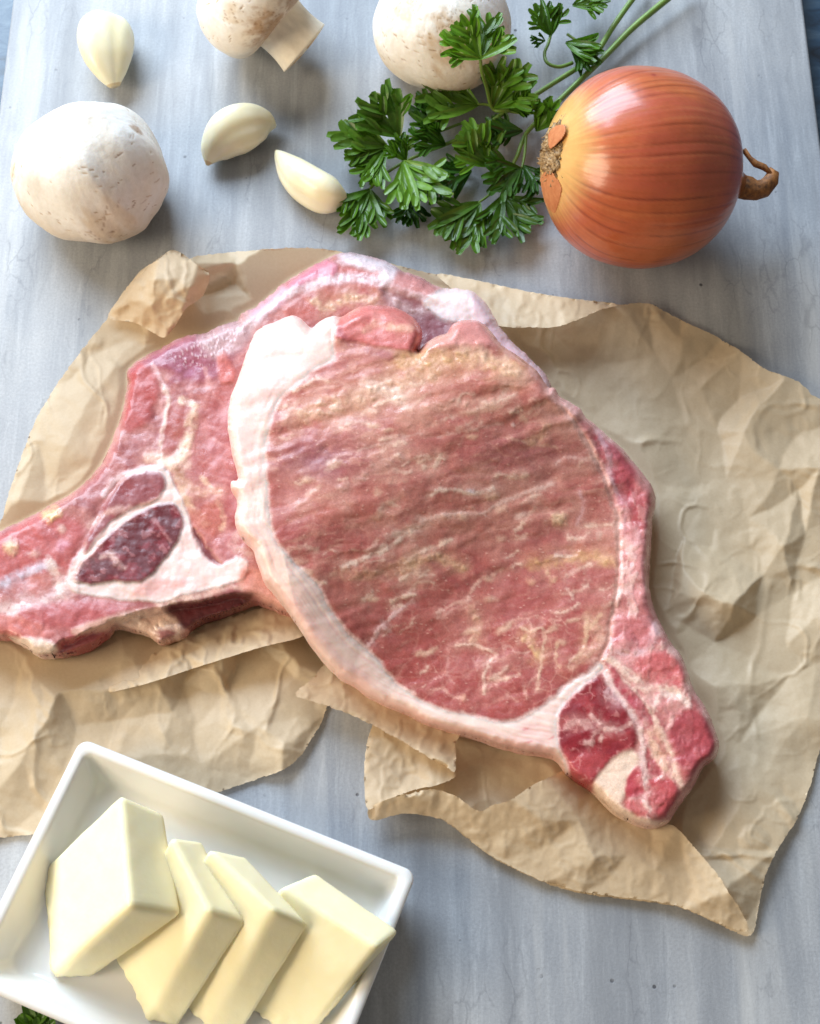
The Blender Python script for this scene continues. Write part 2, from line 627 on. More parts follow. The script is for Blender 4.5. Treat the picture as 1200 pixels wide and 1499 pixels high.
class Paint:
    """base colour, relief in mm and part number for every surface point, all in the tracing plane"""
    def __init__(s, x, y, rgb):
        s.x, s.y = x, y
        s.wx = x + 7 * (fbm(x / 26, y / 26, 71) - 0.5) + 2.6 * (fbm(x / 7, y / 7, 72) - 0.5)
        s.wy = y + 7 * (fbm(x / 26, y / 26, 73) - 0.5) + 2.6 * (fbm(x / 7, y / 7, 74) - 0.5)
        s.c = np.tile(srgb(*rgb), (len(x), 1))
        s.h = np.zeros(len(x))

    def mix(s, m, rgb, h=0.0):
        m = np.clip(m, 0, 1)
        s.c = s.c * (1 - m[:, None]) + srgb(*rgb) * m[:, None]
        if h: s.h = s.h + h * m

    def poly(s, pts, rgb, soft=4, h=0.0, amt=1.0):
        d = sdf(s.wx, s.wy, smooth_poly(pts, 3))
        m = sstep(-soft, soft, d) * amt
        s.mix(m, rgb, h)
        return d

    def line(s, pts, w, rgb, amt=1.0, h=0.0, fuzz=0.45, seed=1):
        pts = np.array(pts, float)
        pad = 5 * w + 14
        k = np.where((s.x > pts[:, 0].min() - pad) & (s.x < pts[:, 0].max() + pad) & (s.y > pts[:, 1].min() - pad) & (s.y < pts[:, 1].max() + pad))[0]
        if len(k) == 0: return
        x, y = s.x[k], s.y[k]
        d = line_dist(s.wx[k], s.wy[k], smooth_poly(pts, 3, False))
        al = fbm(x / 11, y / 11, 340 + seed)
        ww = 1.35 * w * (1 - fuzz + 2 * fuzz * fbm(x / 9, y / 9, 300 + seed))
        dn = d + s.feather * (fbm(x / 3.2, y / 3.2, 360 + seed, 2) - 0.5)
        core = (1 - sstep(0.15 * ww, 1.25 * ww, dn)) * (0.45 + 0.55 * sstep(0.34, 0.56, al))
        halo = s.halo * (1 - sstep(0.0, 3.6 * ww, dn)) * sstep(0.35, 0.6, al)
        m = np.clip(np.maximum(core * 0.95, halo) * amt, 0, 1)
        s.c[k] = s.c[k] * (1 - m[:, None]) + srgb(*rgb) * m[:, None]
        s.h[k] += 0.4 * h * m

    feather = 3.4
    halo = 0.26

    def beads(s, pts, w, rgb, amt=0.9, h=0.7, cell=9.0, seed=3):
        """granular fat lying along a band"""
        d = line_dist(s.wx, s.wy, smooth_poly(pts, 3, False))
        band = 1 - sstep(0.25 * w, w, d + 0.5 * w * (fbm(s.x / 13, s.y / 13, 400 + seed) - 0.45) * 2)
        qx = s.wx + 9 * (fbm(s.x / 17, s.y / 17, 430 + seed) - 0.5); qy = s.wy + 9 * (fbm(s.x / 17, s.y / 17, 460 + seed) - 0.5)
        u, v = rot(qx, qy, 20)
        c1 = cell * 1.45
        f1, f2, r = worley(u / c1, v / (c1 * 0.72), 500 + seed)
        b = (1 - sstep(0.12, 0.62, f1)) * (0.15 + 0.85 * sstep(0.25, 0.8, r))
        n = sstep(0.38, 0.66, fbm(s.wx / 6.5, s.wy / 6.5, 480 + seed))
        s.mix(band * (0.42 * b + 0.42 * n) * amt, rgb)
        s.mix(band * 0.34 * amt, rgb)
        s.mix((1 - sstep(0.3 * w, 2.6 * w, d)) * 0.30 * amt * sstep(0.3, 0.6, fbm(s.x / 24, s.y / 24, 470 + seed)), rgb)
        s.h = s.h + band * (b * h * 0.42 + 0.15 * n * h - 0.1 * h)

    def spot(s, cx, cy, rx, ry, rgb, amt=1.0, h=1.0, ang=0):
        u, v = rot(s.wx - cx, s.wy - cy, ang)
        m = 1 - sstep(0.05, 1.15, np.hypot(u / rx, v / ry) + 0.7 * (fbm(s.x / 5, s.y / 5, 490) - 0.5))
        s.mix(m * amt * 0.9, rgb, h * 0.45)


def paint_front(x, y, d):
    p = Paint(x, y, (192, 118, 106))
    wx, wy = p.wx, p.wy
    EYE = smooth_poly([(492,500),(488,522),(466,536),(440,556),(411,580),(396,610),(388,645),(385,680),(388,712),(391,745),(396,772),(404,795),(421,816),
        (441,836),(462,856),(476,881),(491,906),(511,931),(536,951),(556,972),(576,1000),(601,1017),(641,1038),(681,1048),(721,1055),(751,1056),
        (781,1045),(813,1021),(836,1000),(861,984),(880,960),(890,935),(897,900),(903,850),(905,795),(902,757),(890,716),(875,681),(860,651),(844,626),
        (822,601),(801,581),(780,562),(757,547),(720,538),(680,530),(640,522),(600,519),(540,508)], 3)
    eye_d = sdf(wx, wy, EYE)
    DARK = [(811,1060),(818,1036),(836,1015),(855,996),(872,987),(886,1001),(901,1021),(913,1037),(924,1052),(931,1071),(927,1094),(906,1105),(886,1121),
            (872,1140),(850,1147),(831,1127),(819,1105),(812,1082)]
    dark_d = sdf(wx, wy, smooth_poly(DARK, 3))
    # the fat cap: from the top left round the bottom edge to the tail
    cap = smooth_poly([(600,380),(505,450),(490,474),(489,505),(488,525),(466,536),(440,556),(411,580),(396,610),(388,645),(385,680),(388,712),(391,745),(396,772),(404,795),
        (421,816),(441,836),(462,856),(476,881),(491,906),(511,931),(536,951),(556,972),(576,1000),(601,1017),(641,1038),(681,1048),(721,1055),(751,1056),
        (781,1045),(813,1021),(836,1000),(862,984),(876,972),(880,980),(858,998),(838,1016),(820,1036),(812,1060),(814,1084),(822,1108),(830,1126),
        (815,1150),(700,1150),(500,1080),(300,900),(250,600),(320,400)], 2)
    cap_d = sdf(wx, wy, cap)
    # ---- loin muscle colour
    sw = 16 * (fbm(x / 80, y / 80, 12) - 0.5)
    u, v = rot(wx, wy + sw, -15)
    tone = fbm(x / 75, y / 60, 11)
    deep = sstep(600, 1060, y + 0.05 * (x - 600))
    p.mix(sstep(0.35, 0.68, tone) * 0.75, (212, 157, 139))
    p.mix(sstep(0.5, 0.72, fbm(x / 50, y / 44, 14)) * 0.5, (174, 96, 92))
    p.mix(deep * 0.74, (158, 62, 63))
    p.mix(np.exp(-(((x - 470) / 62) ** 2 + ((y - 672) / 34) ** 2)) * 0.62, (122, 66, 92))
    p.mix(np.exp(-(((x - 770) / 80) ** 2 + ((y - 665) / 40) ** 2)) * 0.30, (158, 84, 104))
    p.mix(np.exp(-(((x - 420) / 40) ** 2 + ((y - 790) / 90) ** 2)) * 0.4, (168, 74, 80))
    # muscle bundles: swollen cells with thin pale or sunken seams
    f1, f2, r = worley((u + 22 * (fbm(x / 30, y / 30, 18) - 0.5)) / 84, (v + 22 * (fbm(x / 30, y / 30, 19) - 0.5)) / 30, 15)
    seamw = f2 - f1
    patch = sstep(0.38, 0.62, fbm(x / 55, y / 55, 16))
    p.h += 0.22 * sstep(0.0, 0.5, seamw) * patch
    p.mix((1 - sstep(0.0, 0.08, seamw)) * patch * 0.30 * (1 - 0.3 * deep), (222, 166, 150))
    p.mix((r - 0.5) * 0.4 * (r > 0.5) * sstep(0, 0.3, seamw), (206, 140, 126))
    p.mix((0.5 - r) * 0.4 * (r < 0.5) * sstep(0, 0.3, seamw), (164, 86, 84))
    p.h += (fbm(u / 150, v / 24, 28, 2) - 0.5) * 2.6 * (1 - 0.5 * deep)
    # soft fibres along the grain, only in places
    st = fbm(u / 40, v / 7.0, 21, 4, 0.55)
    pt2 = sstep(0.4, 0.65, fbm(x / 48, y / 42, 22))
    p.mix(sstep(0.52, 0.74, st) * 0.48 * pt2 * (1 - 0.6 * deep), (226, 172, 152))
    p.mix(sstep(0.54, 0.78, fbm(u / 30, v / 7.0, 23, 4, 0.55)) * 0.26, (156, 78, 78))
    p.mix(sstep(0.54, 0.74, fbm(x / 9, y / 8, 24, 4, 0.6)) * 0.20, (216, 154, 140))
    p.h += (st - 0.5) * 0.15 * pt2
    p.h += (fbm(x / 26, y / 20, 25, 2) - 0.5) * 1.1 + (fbm(x / 11, y / 9, 26, 2) - 0.5) * 0.30 + (fbm(x / 120, y / 120, 27) - 0.5) * 2.0
    CREAM = (226, 184, 152); WHITE = (238, 208, 190); YEL = (222, 176, 124)
    m_eye = sstep(-3, 3, eye_d)
    # granular fat bands
    p.beads([(446,606),(492,588),(540,578),(590,556),(630,545)], 21, CREAM, 0.85, 1.1, 10, 1)
    p.beads([(590,528),(640,524),(700,528),(752,540)], 18, YEL, 0.95, 1.1, 10, 2)
    p.beads([(625,498),(668,502),(712,520),(756,544)], 16, (236, 196, 168), 0.9, 1.0, 9, 3)
    p.beads([(536,560),(570,575),(585,590)], 15, WHITE, 0.7, 0.8, 8, 4)
    p.beads([(440,742),(470,728),(505,742)], 15, (212,158,140), 0.55, 0.8, 14, 5)
    p.beads([(494,838),(540,842),(582,830),(610,822)], 16, CREAM, 0.6, 0.8, 9, 6)
    p.beads([(600,826),(640,815),(676,832)], 9, (228,188,150), 0.8, 0.8, 8, 7)
    p.beads([(500,718),(540,690),(590,668)], 13, (214,170,154), 0.6, 0.7, 8, 8)
    p.beads([(780,828),(830,818),(872,816),(898,826)], 13, YEL, 0.8, 0.8, 9, 9)
    p.beads([(600,772),(650,758),(690,750)], 13, (218,170,150), 0.65, 0.8, 11, 10)
    p.beads([(620,598),(660,590),(720,588)], 10, (224,176,154), 0.7, 0.7, 9, 11)
    p.beads([(860,905),(875,925),(862,955),(838,975)], 13, CREAM, 0.55, 0.7, 9, 12)
    p.beads([(770,935),(785,960)], 11, (232,190,140), 0.8, 0.7, 9, 13)
    p.beads([(690,890),(700,915),(693,940)], 9, CREAM, 0.6, 0.7, 9, 14)
    p.beads([(800,625),(790,640),(775,645)], 9, CREAM, 0.7, 0.6, 8, 15)
    # veins
    L = p.line
    rs = np.random.default_rng(31)
    for k in range(95):
        cx, cy = rs.uniform(400, 890), rs.uniform(555, 1010)
        if rs.random() < 0.35 * (cy - 555) / 455: continue
        ln = rs.uniform(10, 46); an = math.radians(rs.normal(-20, 14)); bw = rs.uniform(-0.25, 0.25) * ln
        dx, dy = math.cos(an), math.sin(an)
        L([(cx - dx * ln / 2, cy - dy * ln / 2), (cx - dy * bw, cy + dx * bw), (cx + dx * ln / 2, cy + dy * ln / 2)], rs.uniform(1.4, 3.8), (240, 204, 182), rs.uniform(0.4, 0.95), 0.5, 0.6, int(rs.integers(40)))
    for k in range(16):
        # forked veins in the lower, redder part
        cx, cy = rs.uniform(560, 870), rs.uniform(880, 1035)
        an = rs.uniform(0, 2 * math.pi); q = [(cx, cy)]
        for j in range(4):
            an += rs.normal(0, 0.7); q.append((q[-1][0] + math.cos(an) * rs.uniform(6, 13), q[-1][1] + math.sin(an) * rs.uniform(6, 13)))
        L(q, rs.uniform(1.0, 1.9), (226, 166, 150), rs.uniform(0.25, 0.65), 0.3, 0.6, int(rs.integers(40)))
        an += rs.choice([-1, 1]) * 1.1
        L([q[2], (q[2][0] + math.cos(an) * 9, q[2][1] + math.sin(an) * 9), (q[2][0] + math.cos(an) * 17, q[2][1] + math.sin(an + .3) * 17)], rs.uniform(0.9, 1.8), (230, 174, 158), rs.uniform(0.3, 0.7), 0.2, 0.6, int(rs.integers(40)))
    for k in range(26):
        cx, cy = rs.uniform(420, 880), rs.uniform(570, 960)
        p.spot(cx, cy, rs.uniform(8, 22), rs.uniform(4, 9), (234, 196, 168), rs.uniform(0.35, 0.8), 0.9, rs.uniform(-35, 5))
    L([(500,830),(530,818),(560,806),(600,780)], 4.0, WHITE, 0.95, 0.6)
    L([(555,805),(572,785),(592,780),(612,770)], 5.0, WHITE, 0.65, 0.4, 0.8)
    L([(612,772),(625,760),(680,752),(705,752),(735,733),(765,722),(806,708)], 3.2, (232,190,176), 0.9, 0.5)
    L([(632,725),(642,717),(668,717),(690,722),(720,715)], 3.4, WHITE, 0.85, 0.5)
    L([(478,684),(500,668),(540,655),(575,645),(620,634)], 2.2, (226,178,166), 0.85, 0.3)
    L([(530,640),(560,636),(575,640)], 1.8, (226,178,166), 0.6)
    L([(538,946),(552,925),(562,912),(582,893),(604,881)], 3.0, (238,196,190), 0.95, 0.5)
    L([(560,914),(570,922)], 2.6, (238,196,190), 0.8)
    L([(735,833),(702,850),(688,868),(684,878),(662,884),(640,897)], 3.0, (232,182,164), 0.85, 0.5)
    L([(708,1015),(708,988),(716,968),(728,958),(718,952),(704,950),(690,944),(668,946)], 2.6, (236,196,176), 0.9, 0.4)
    L([(716,968),(700,975),(692,966)], 1.8, (226,170,158), 0.7)
    L([(738,950),(747,946),(752,955),(770,956)], 2.0, (230,180,165), 0.8)
    L([(760,920),(775,925),(792,918),(795,940),(788,985),(787,1010)], 2.6, (236,198,170), 0.8, 0.4)
    L([(578,1000),(590,1008),(608,1015)], 3.0, (236,190,176), 0.8)
    L([(636,1010),(650,1008),(665,1022),(680,1020)], 2.4, (234,180,164), 0.7)
    L([(655,950),(655,985),(665,1000)], 2.2, (220,160,150), 0.55)
    L([(815,680),(830,670),(860,672)], 2.4, (230,188,176), 0.75)
    L([(640,640),(690,628),(735,620)], 2.2, (226,178,164), 0.6)
    L([(615,630),(650,615),(690,600),(745,590)], 3.0, (226,178,158), 0.6)
    L([(770,600),(780,580),(790,600),(775,612)], 2.2, (232,180,160), 0.6)
    L([(740,640),(790,650),(815,655)], 2.4, (228,184,160), 0.55)
    L([(640,905),(665,890),(690,878)], 2.2, (224,170,156), 0.6)
    L([(812,812),(830,814),(838,812)], 3.0, WHITE, 0.8, 0.4)
    L([(800,835),(808,852),(812,845)], 3.0, CREAM, 0.8, 0.5)
    L([(832,862),(838,878)], 2.0, WHITE, 0.8, 0.4)
    L([(850,720),(853,745),(845,765)], 2.4, (220,170,166), 0.7)
    L([(858,910),(855,945),(843,965)], 3.6, CREAM, 0.85, 0.5)
    L([(815,940),(812,965),(820,975)], 2.6, CREAM, 0.7)
    L([(880,900),(862,920)], 3.2, CREAM, 0.8)
    p.spot(818, 760, 17, 15, (240, 206, 168), 0.9, 2.2)
    p.spot(762, 756, 13, 7, (236, 200, 184), 0.8, 0.9, -15)
    p.spot(676, 757, 12, 8, (232, 190, 168), 0.8, 1.2)
    p.spot(688, 718, 7, 5, (236, 222, 224), 0.8, 0.8)
    p.spot(690, 640, 13, 6, (230, 190, 160), 0.7, 0.8)
    p.spot(693, 604, 26, 7, (226, 182, 156), 0.6, 0.6, -8)
    p.spot(876, 783, 7, 11, (226, 190, 172), 0.6, 0.8)
    p.spot(776, 852, 8, 8, (222, 170, 140), 0.7, 0.9)
    p.spot(752, 622, 5, 4, (240, 206, 196), 0.8, 0.8)
    p.spot(678, 1022, 8, 8, (226, 170, 140), 0.7, 0.8)
    # net of connective tissue in the lower half, short flecks everywhere
    f1, f2, r = worley(wx / 26, wy / 23, 31)
    net = (1 - sstep(0.03, 0.11, f2 - f1)) * sstep(860, 930, y - 0.12 * (x - 640)) * sstep(0.42, 0.58, fbm(x / 40, y / 40, 33))
    net = net * sstep(600, 680, x)
    p.mix(net * 0.26, (226, 170, 152), 0.15)
    f1, f2, r = worley(wx / 11, wy / 10, 35)
    net2 = (1 - sstep(0.04, 0.16, f2 - f1)) * sstep(0.52, 0.64, fbm(x / 30, y / 30, 37))
    p.mix(net2 * 0.10 * m_eye, (222, 160, 146), 0.1)
    f1, f2, r = worley(u / 17, v / 7, 39)
    fl = (1 - sstep(0.04, 0.17, f1)) * (r > 0.80)
    p.mix(fl * 0.5, (236, 190, 172), 0.35)
    # ---- upper flap, with its own rounded lip
    flap = [(489,490),(497,470),(512,457),(535,448),(575,449),(604,462),(620,485),(612,514),(590,512),(560,506),(520,500)]
    fd = p.poly(flap, (206, 112, 106), 4, 0.8)
    p.line([(534,484),(550,476),(575,477),(600,481)], 6, (238, 186, 160), 0.9, 0.6)
    p.mix(sstep(0, 14, fd) * (1 - sstep(14, 26, fd)) * 0.25, (226, 150, 146))
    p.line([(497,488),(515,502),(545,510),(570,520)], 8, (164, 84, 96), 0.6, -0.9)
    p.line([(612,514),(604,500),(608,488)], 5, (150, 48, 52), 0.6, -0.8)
    p.poly([(622,508),(642,494),(656,488),(664,475),(700,470),(716,482),(728,502),(700,508),(660,506)], (226, 152, 146), 6, 0.7, 0.75)
    # ---- strap along the right-hand side
    seam = [(806,570),(825,592),(846,625),(862,651),(877,681),(892,716),(904,757),(906,795),(904,850),(898,900),(889,938),(880,962)]
    strap = smooth_poly(seam + [(890,980),(915,1010),(935,1060),(945,1110),(935,1150),(915,1190),(960,1260),(1120,1150),(1100,1000),(1000,700),(900,560)], 2)
    sd = sdf(wx, wy, strap)
    ms = sstep(-2, 4, sd)
    p.mix(ms * 0.9, (186, 104, 102))
    p.mix(ms * sstep(0.42, 0.66, fbm(wx / 24, wy / 30, 41)) * 0.75, (222, 146, 142))
    p.mix(ms * sstep(0.55, 0.68, fbm(wx / 12, wy / 22, 43)) * 0.7, (236, 192, 180), 0.4)
    p.h += ms * (fbm(wx / 24, wy / 24, 45) - 0.5) * 2.0
    p.poly([(868,640),(888,640),(915,668),(930,690),(925,730),(905,745),(893,712),(880,680)], (186, 64, 80), 6, -0.8, 0.85)
    L([(876,630),(888,660),(895,700),(908,735)], 5, (222, 168, 178), 0.85, 0.6)
    p.poly([(920,720),(935,710),(952,735),(948,770),(935,800),(918,780)], (178, 56, 70), 6, 0, 0.6)
    L([(928,722),(914,748),(916,780),(930,795),(938,780)], 3, (226, 160, 164), 0.7)
    L([(955,760),(935,770),(930,800),(922,840)], 3.5, (230, 170, 168), 0.6)
    p.spot(932, 875, 24, 17, (216, 138, 136), 0.7, 0.9)
    p.poly([(902,905),(925,900),(955,912),(960,940),(935,955),(905,950),(895,930)], (206, 110, 112), 6, 0.8, 0.7)
    L([(960,915),(950,945),(925,958),(905,955)], 6, (236, 192, 196), 0.8, 0.4)
    p.poly([(935,962),(970,955),(1000,975),(1005,1005),(985,1010),(960,1000),(930,985)], (202, 84, 86), 6, 0.5, 0.8)
    L([(890,965),(905,975),(918,985),(932,1000),(950,1008),(985,1010),(1003,1025)], 7, (240, 208, 188), 0.85, 0.6)
    L([(882,965),(903,990),(925,1012),(948,1040),(960,1060),(976,1092),(990,1125),(996,1150)], 5, (238, 200, 176), 0.9, 0.5)
    p.poly([(883,968),(900,978),(915,1000),(935,1020),(950,1045),(955,1060),(940,1055),(918,1030),(898,1000)], (176, 66, 78), 3, 0.3, 0.9)
    L([(880,975),(893,1000),(908,1022),(920,1042),(934,1062),(940,1090),(940,1130),(944,1150)], 6, (238, 204, 196), 0.95, 0.7)
    p.poly([(960,1020),(985,1015),(1003,1030),(995,1050),(965,1045)], (204, 124, 120), 5, 0.5, 0.8)
    L([(958,1028),(970,1018),(995,1020),(1008,1035)], 5, (244, 214, 200), 0.85, 0.5)
    p.poly([(985,1060),(1010,1035),(1035,1055),(1050,1085),(1040,1110),(1015,1130),(1000,1140),(990,1110),(978,1080)], (176, 62, 72), 6, 0.8, 0.92)
    L([(950,1075),(958,1100),(970,1120),(985,1135)], 6, (234, 188, 158), 0.85, 0.4)
    L([(960,1070),(968,1095),(975,1115)], 5, (224, 168, 142), 0.85, 0.4)
    p.poly([(945,1095),(955,1110),(970,1130),(962,1136),(948,1125)], (176, 60, 70), 3, -0.5, 0.8)
    p.spot(968, 1138, 9, 6, (246, 220, 200), 0.9, 0.5)
    # dark muscle
    p.poly(DARK, (142, 24, 40), 5, 0.9, 0.96)
    md = sstep(-2, 5, dark_d)
    p.mix(md * sstep(0.45, 0.7, fbm(x / 18, y / 18, 51)) * 0.6, (176, 52, 58))
    p.poly([(820,1100),(845,1105),(880,1100),(885,1115),(868,1138),(850,1146),(832,1127)], (196, 74, 78), 8, 0.2, 0.6)
    f1, f2, r = worley((wx + 10 * (fbm(x / 14, y / 14, 57) - 0.5)) / 17, (wy + 10 * (fbm(x / 14, y / 14, 58) - 0.5)) / 15, 53)
    p.mix(md * (1 - sstep(0.05, 0.17, f2 - f1)) * sstep(0.45, 0.60, fbm(x / 12, y / 12, 55)) * 0.5, (220, 140, 136), 0.2)
    L([(866,1045),(876,1060),(885,1068),(905,1066),(925,1058)], 4, (238, 192, 180), 0.85, 0.4)
    L([(885,1068),(870,1075),(866,1092)], 3.5, (232, 180, 168), 0.8, 0.4)
    p.beads([(830,1062),(845,1056),(862,1062)], 8, (232, 180, 170), 0.8, 0.6, 6, 17)
    p.spot(860, 1088, 9, 7, (234, 186, 176), 0.85, 0.5)
    p.spot(881, 1082, 5, 8, (236, 192, 178), 0.85, 0.5)
    p.beads([(890,1010),(900,1025),(890,1020)], 8, (236, 196, 196), 0.8, 0.5, 6, 18)
    # tail fat
    p.poly([(905,1105),(922,1098),(935,1110),(930,1128),(917,1140),(914,1165),(910,1182),(950,1200),(985,1204),(950,1216),(905,1200),(870,1165),(872,1142),(888,1122)], (240, 212, 188), 5, 0.4, 0.92)
    p.poly([(925,1125),(940,1125),(945,1150),(940,1165),(918,1168),(915,1150)], (186, 66, 76), 3, 0.4, 0.92)
    p.poly([(950,1140),(985,1140),(993,1160),(980,1190),(965,1195),(948,1180),(945,1165)], (190, 70, 76), 4, 0.4, 0.92)
    p.poly([(915,1175),(945,1172),(950,1190),(930,1194)], (200, 92, 92), 4, 0.2, 0.85)
    L([(945,1130),(948,1155),(945,1172),(950,1185)], 4.5, (240, 202, 188), 0.9, 0.5)
    # fat cap
    mc = sstep(-7, 4.0, cap_d + 5 * (fbm(x / 12, y / 12, 60) - 0.5))
    p.h *= (1 - 0.75 * mc)
    p.mix(mc, (238, 206, 197))
    p.mix(mc * sstep(0.4, 0.7, fbm(x / 40, y / 40, 61)) * 0.55, (233, 190, 184))
    p.mix(mc * (1 - sstep(2, 15, cap_d)) * 0.55, (238, 206, 196))
    # long ridges that follow the rim
    rim = d + 5 * (fbm(x / 40, y / 40, 63) - 0.5)
    rg = fbm(rim / 9.0, (x - y) / 70, 65, 3)
    p.h += mc * ((rg - 0.5) * 0.6 * sstep(640, 760, y) + (fbm(x / 26, y / 26, 67, 2) - 0.5) * 0.5)
    p.mix(mc * sstep(0.55, 0.75, rg) * 0.3, (244, 224, 206))
    p.line([(420,560),(392,590),(378,625),(372,660),(370,710),(372,750),(380,800)], 3.5, (232,200,192), 0.5 , -0.5)
    p.line([(440,520),(410,560),(390,595)], 3, (238,206,198), 0.5, -0.5)
    p.mix(mc * sstep(940, 1060, y) * (1 - sstep(3, 12, d)) * 0.4, (226, 150, 140))
    for cx, cy in ((770, 1066), (774, 1087), (805, 1080)):
        p.spot(cx, cy, 8, 2.6, (214, 110, 110), 0.7, 0, -12)
    p.h *= 0.6 + 0.4 * mc
    # pale membrane along the seam and the outer right side
    p.line(seam, 6.5, (234, 188, 172), 0.7, 0.4)
    p.line([(720,480),(742,510),(770,530),(800,560),(822,590),(852,606)], 7, (234, 180, 172), 0.7, 0.8, 0.7)
    p.mix((1 - sstep(2, 9, d)) * sstep(-20, 30, sd) * 0.45, (226, 170, 176))
    # crease between the muscles
    p.h -= 0.5 * np.exp(-(sd / 4.0) ** 2) * (1 - mc) * (y < 965)
    p.h -= 0.25 * np.exp(-((cap_d - 0) / 5.0) ** 2)
    part = np.where(cap_d > 0, 0, np.where(dark_d > 0, 2, np.where(sd > 0, 3, np.where(fd > 0, 4, 1))))
    lum = (p.c * np.array([0.3, 0.5, 0.2])).sum(1)
    k = 0.0 + 0.12 * sstep(0, 6, np.maximum(sd, dark_d))
    p.c = p.c * (1 - k[:, None]) + k[:, None] * lum[:, None] * np.array([1.4, 1.1, 1.0])
    return p.c, p.h, part, np.ones(len(x))


def paint_rear(x, y, d):
    p = Paint(x, y, (180, 102, 104))
    wx, wy = p.wx, p.wy
    L = p.line
    p.feather = 1.2; p.halo = 0.10
    p.mix(sstep(0.35, 0.65, fbm(x / 45, y / 45, 111)) * 0.6, (204, 136, 132))
    p.mix(sstep(0.5, 0.7, fbm(wx / 20, wy / 26, 113)) * 0.42, (222, 158, 158), 0.3)
    p.mix(sstep(0.52, 0.72, fbm(wx / 24, wy / 16, 115)) * 0.45, (152, 66, 74))
    p.h += (fbm(x / 30, y / 30, 117) - 0.5) * 1.6 + (fbm(x / 70, y / 70, 119) - 0.5) * 3
    # upper silver-skinned shoulder
    p.poly([(190,545),(230,512),(300,485),(350,468),(360,500),(330,540),(290,560),(250,545),(225,540)], (164, 84, 112), 8, 0.6, 0.85)
    p.poly([(290,495),(318,478),(346,468),(380,448),(375,480),(350,515),(320,525),(300,515)], (206, 172, 178), 9, 0.3, 0.8)
    f1, f2, r = worley(wx / 5, wy / 11, 121)
    p.mix((1 - sstep(0.1, 0.3, f1)) * sstep(0, 15, sdf(x, y, [(240,520),(300,480),(385,445),(380,480),(320,540),(260,545)])) * 0.6, (232, 206, 214), 0.5)
    p.poly([(188,550),(205,530),(222,540),(232,560),(225,590),(212,622),(186,632),(180,610),(188,575)], (190, 78, 80), 7, 0.6, 0.85)
    L([(222,532),(232,552),(238,562),(248,570)], 3.5, (232, 180, 186), 0.85, 0.4)
    L([(236,565),(246,580),(244,605),(236,640),(230,668)], 4, (240, 208, 198), 0.85, 1.0, 0.4)
    p.poly([(250,592),(272,590),(278,605),(268,640),(252,662),(236,668),(242,630)], (178, 90, 88), 3, 0.3, 0.95)
    L([(265,586),(278,590),(286,594)], 5, (240, 210, 180), 0.8, 0.4)
    L([(284,604),(279,635),(270,660),(256,680),(240,678)], 8, (238, 208, 180), 0.9, 1.4, 0.4)
    L([(215,672),(235,672),(255,682),(275,680)], 8, (238, 200, 184), 0.8, 0.6)
    p.poly([(318,520),(330,515),(345,545),(340,560),(322,558)], (210, 112, 108), 4, 0.9, 0.8)
    L([(262,545),(250,560),(270,552),(290,540)], 4, (190,120,160), 0.6)
    L([(300,540),(305,570),(296,590),(292,615),(302,625),(320,630)], 3.5, (224, 160, 162), 0.7, 0.3)
    L([(312,575),(330,600),(336,610)], 3, (224, 160, 160), 0.7)
    L([(302,640),(325,650),(335,655)], 2.6, (226, 164, 160), 0.75)
    L([(290,690),(310,695),(340,705)], 2.6, (226, 164, 160), 0.6)
    L([(300,660),(295,675),(310,672)], 2.2, (226, 164, 160), 0.6)
    p.poly([(285,600),(335,560),(345,680),(350,790),(330,815),(300,790),(285,740),(275,700),(280,650)], (176, 74, 78), 12, 0, 0.5)
    p.beads([(262,700),(280,715),(300,720),(318,722)], 10, (226, 180, 150), 0.75, 0.7, 8, 21)
    L([(262,695),(268,730),(285,750),(300,765)], 8, (226, 184, 154), 0.85, 0.5)
    L([(296,698),(308,715)], 4, (230, 190, 160), 0.8)
    p.poly([(272,745),(290,745),(312,735),(325,750),(322,775),(308,790),(290,785)], (196, 104, 92), 6, 0.5, 0.75)
    L([(318,738),(328,758),(324,775)], 4, (236, 190, 160), 0.75)
    p.poly([(286,775),(300,795),(315,818),(322,826),(305,820),(290,800)], (122, 32, 38), 4, -1.6, 0.85)
    L([(350,780),(340,800),(365,810)], 6, (226, 190, 182), 0.6, 0.4)
    # dark muscles of the chop's rib end, set in white fat
    p.poly([(96,848),(112,812),(140,772),(165,725),(185,700),(215,684),(240,686),(252,704),(262,726),(276,756),(290,795),(304,818),(324,827),(345,816),(362,820),(358,845),
            (332,858),(285,868),(240,880),(198,880),(150,876),(112,868)], (236, 206, 204), 3, 0.6, 0.97)
    p.poly([(122,800),(140,765),(158,732),(184,702),(212,690),(234,696),(240,714),(226,732),(192,744),(166,760),(146,782),(124,808)], (148, 56, 68), 4, 1.0, 0.94)
    D1 = [(106,846),(120,822),(150,790),(180,762),(214,744),(240,736),(257,743),(267,765),(262,790),(246,811),(226,836),(202,852),(166,850),(136,856),(116,852)]
    dd = p.poly(D1, (104, 26, 42), 3.5, 1.0, 0.97)
    md = sstep(-2, 4, dd)
    p.mix(md * sstep(0.5, 0.72, fbm(x / 16, y / 16, 131)) * 0.6, (150, 46, 62))
    p.mix(md * sstep(0.60, 0.70, fbm(wx / 14, wy / 11, 133)) * 0.45, (190, 116, 122), 0.2)
    L([(148,815),(160,812),(172,825),(180,830)], 5, (222, 178, 174), 0.8, 0.5)
    L([(225,760),(240,780),(250,792)], 3, (190, 120, 126), 0.6)
    L([(104,842),(124,815),(150,785),(182,758),(215,738),(246,726)], 5, (226, 174, 164), 0.8, 0.9, 0.4)
    L([(130,770),(160,748),(190,745)], 5, (222, 170, 160), 0.7, 0.3)
    L([(150,725),(172,702),(205,688),(238,686)], 4.5, (230, 200, 206), 0.8, 0.9, 0.4)
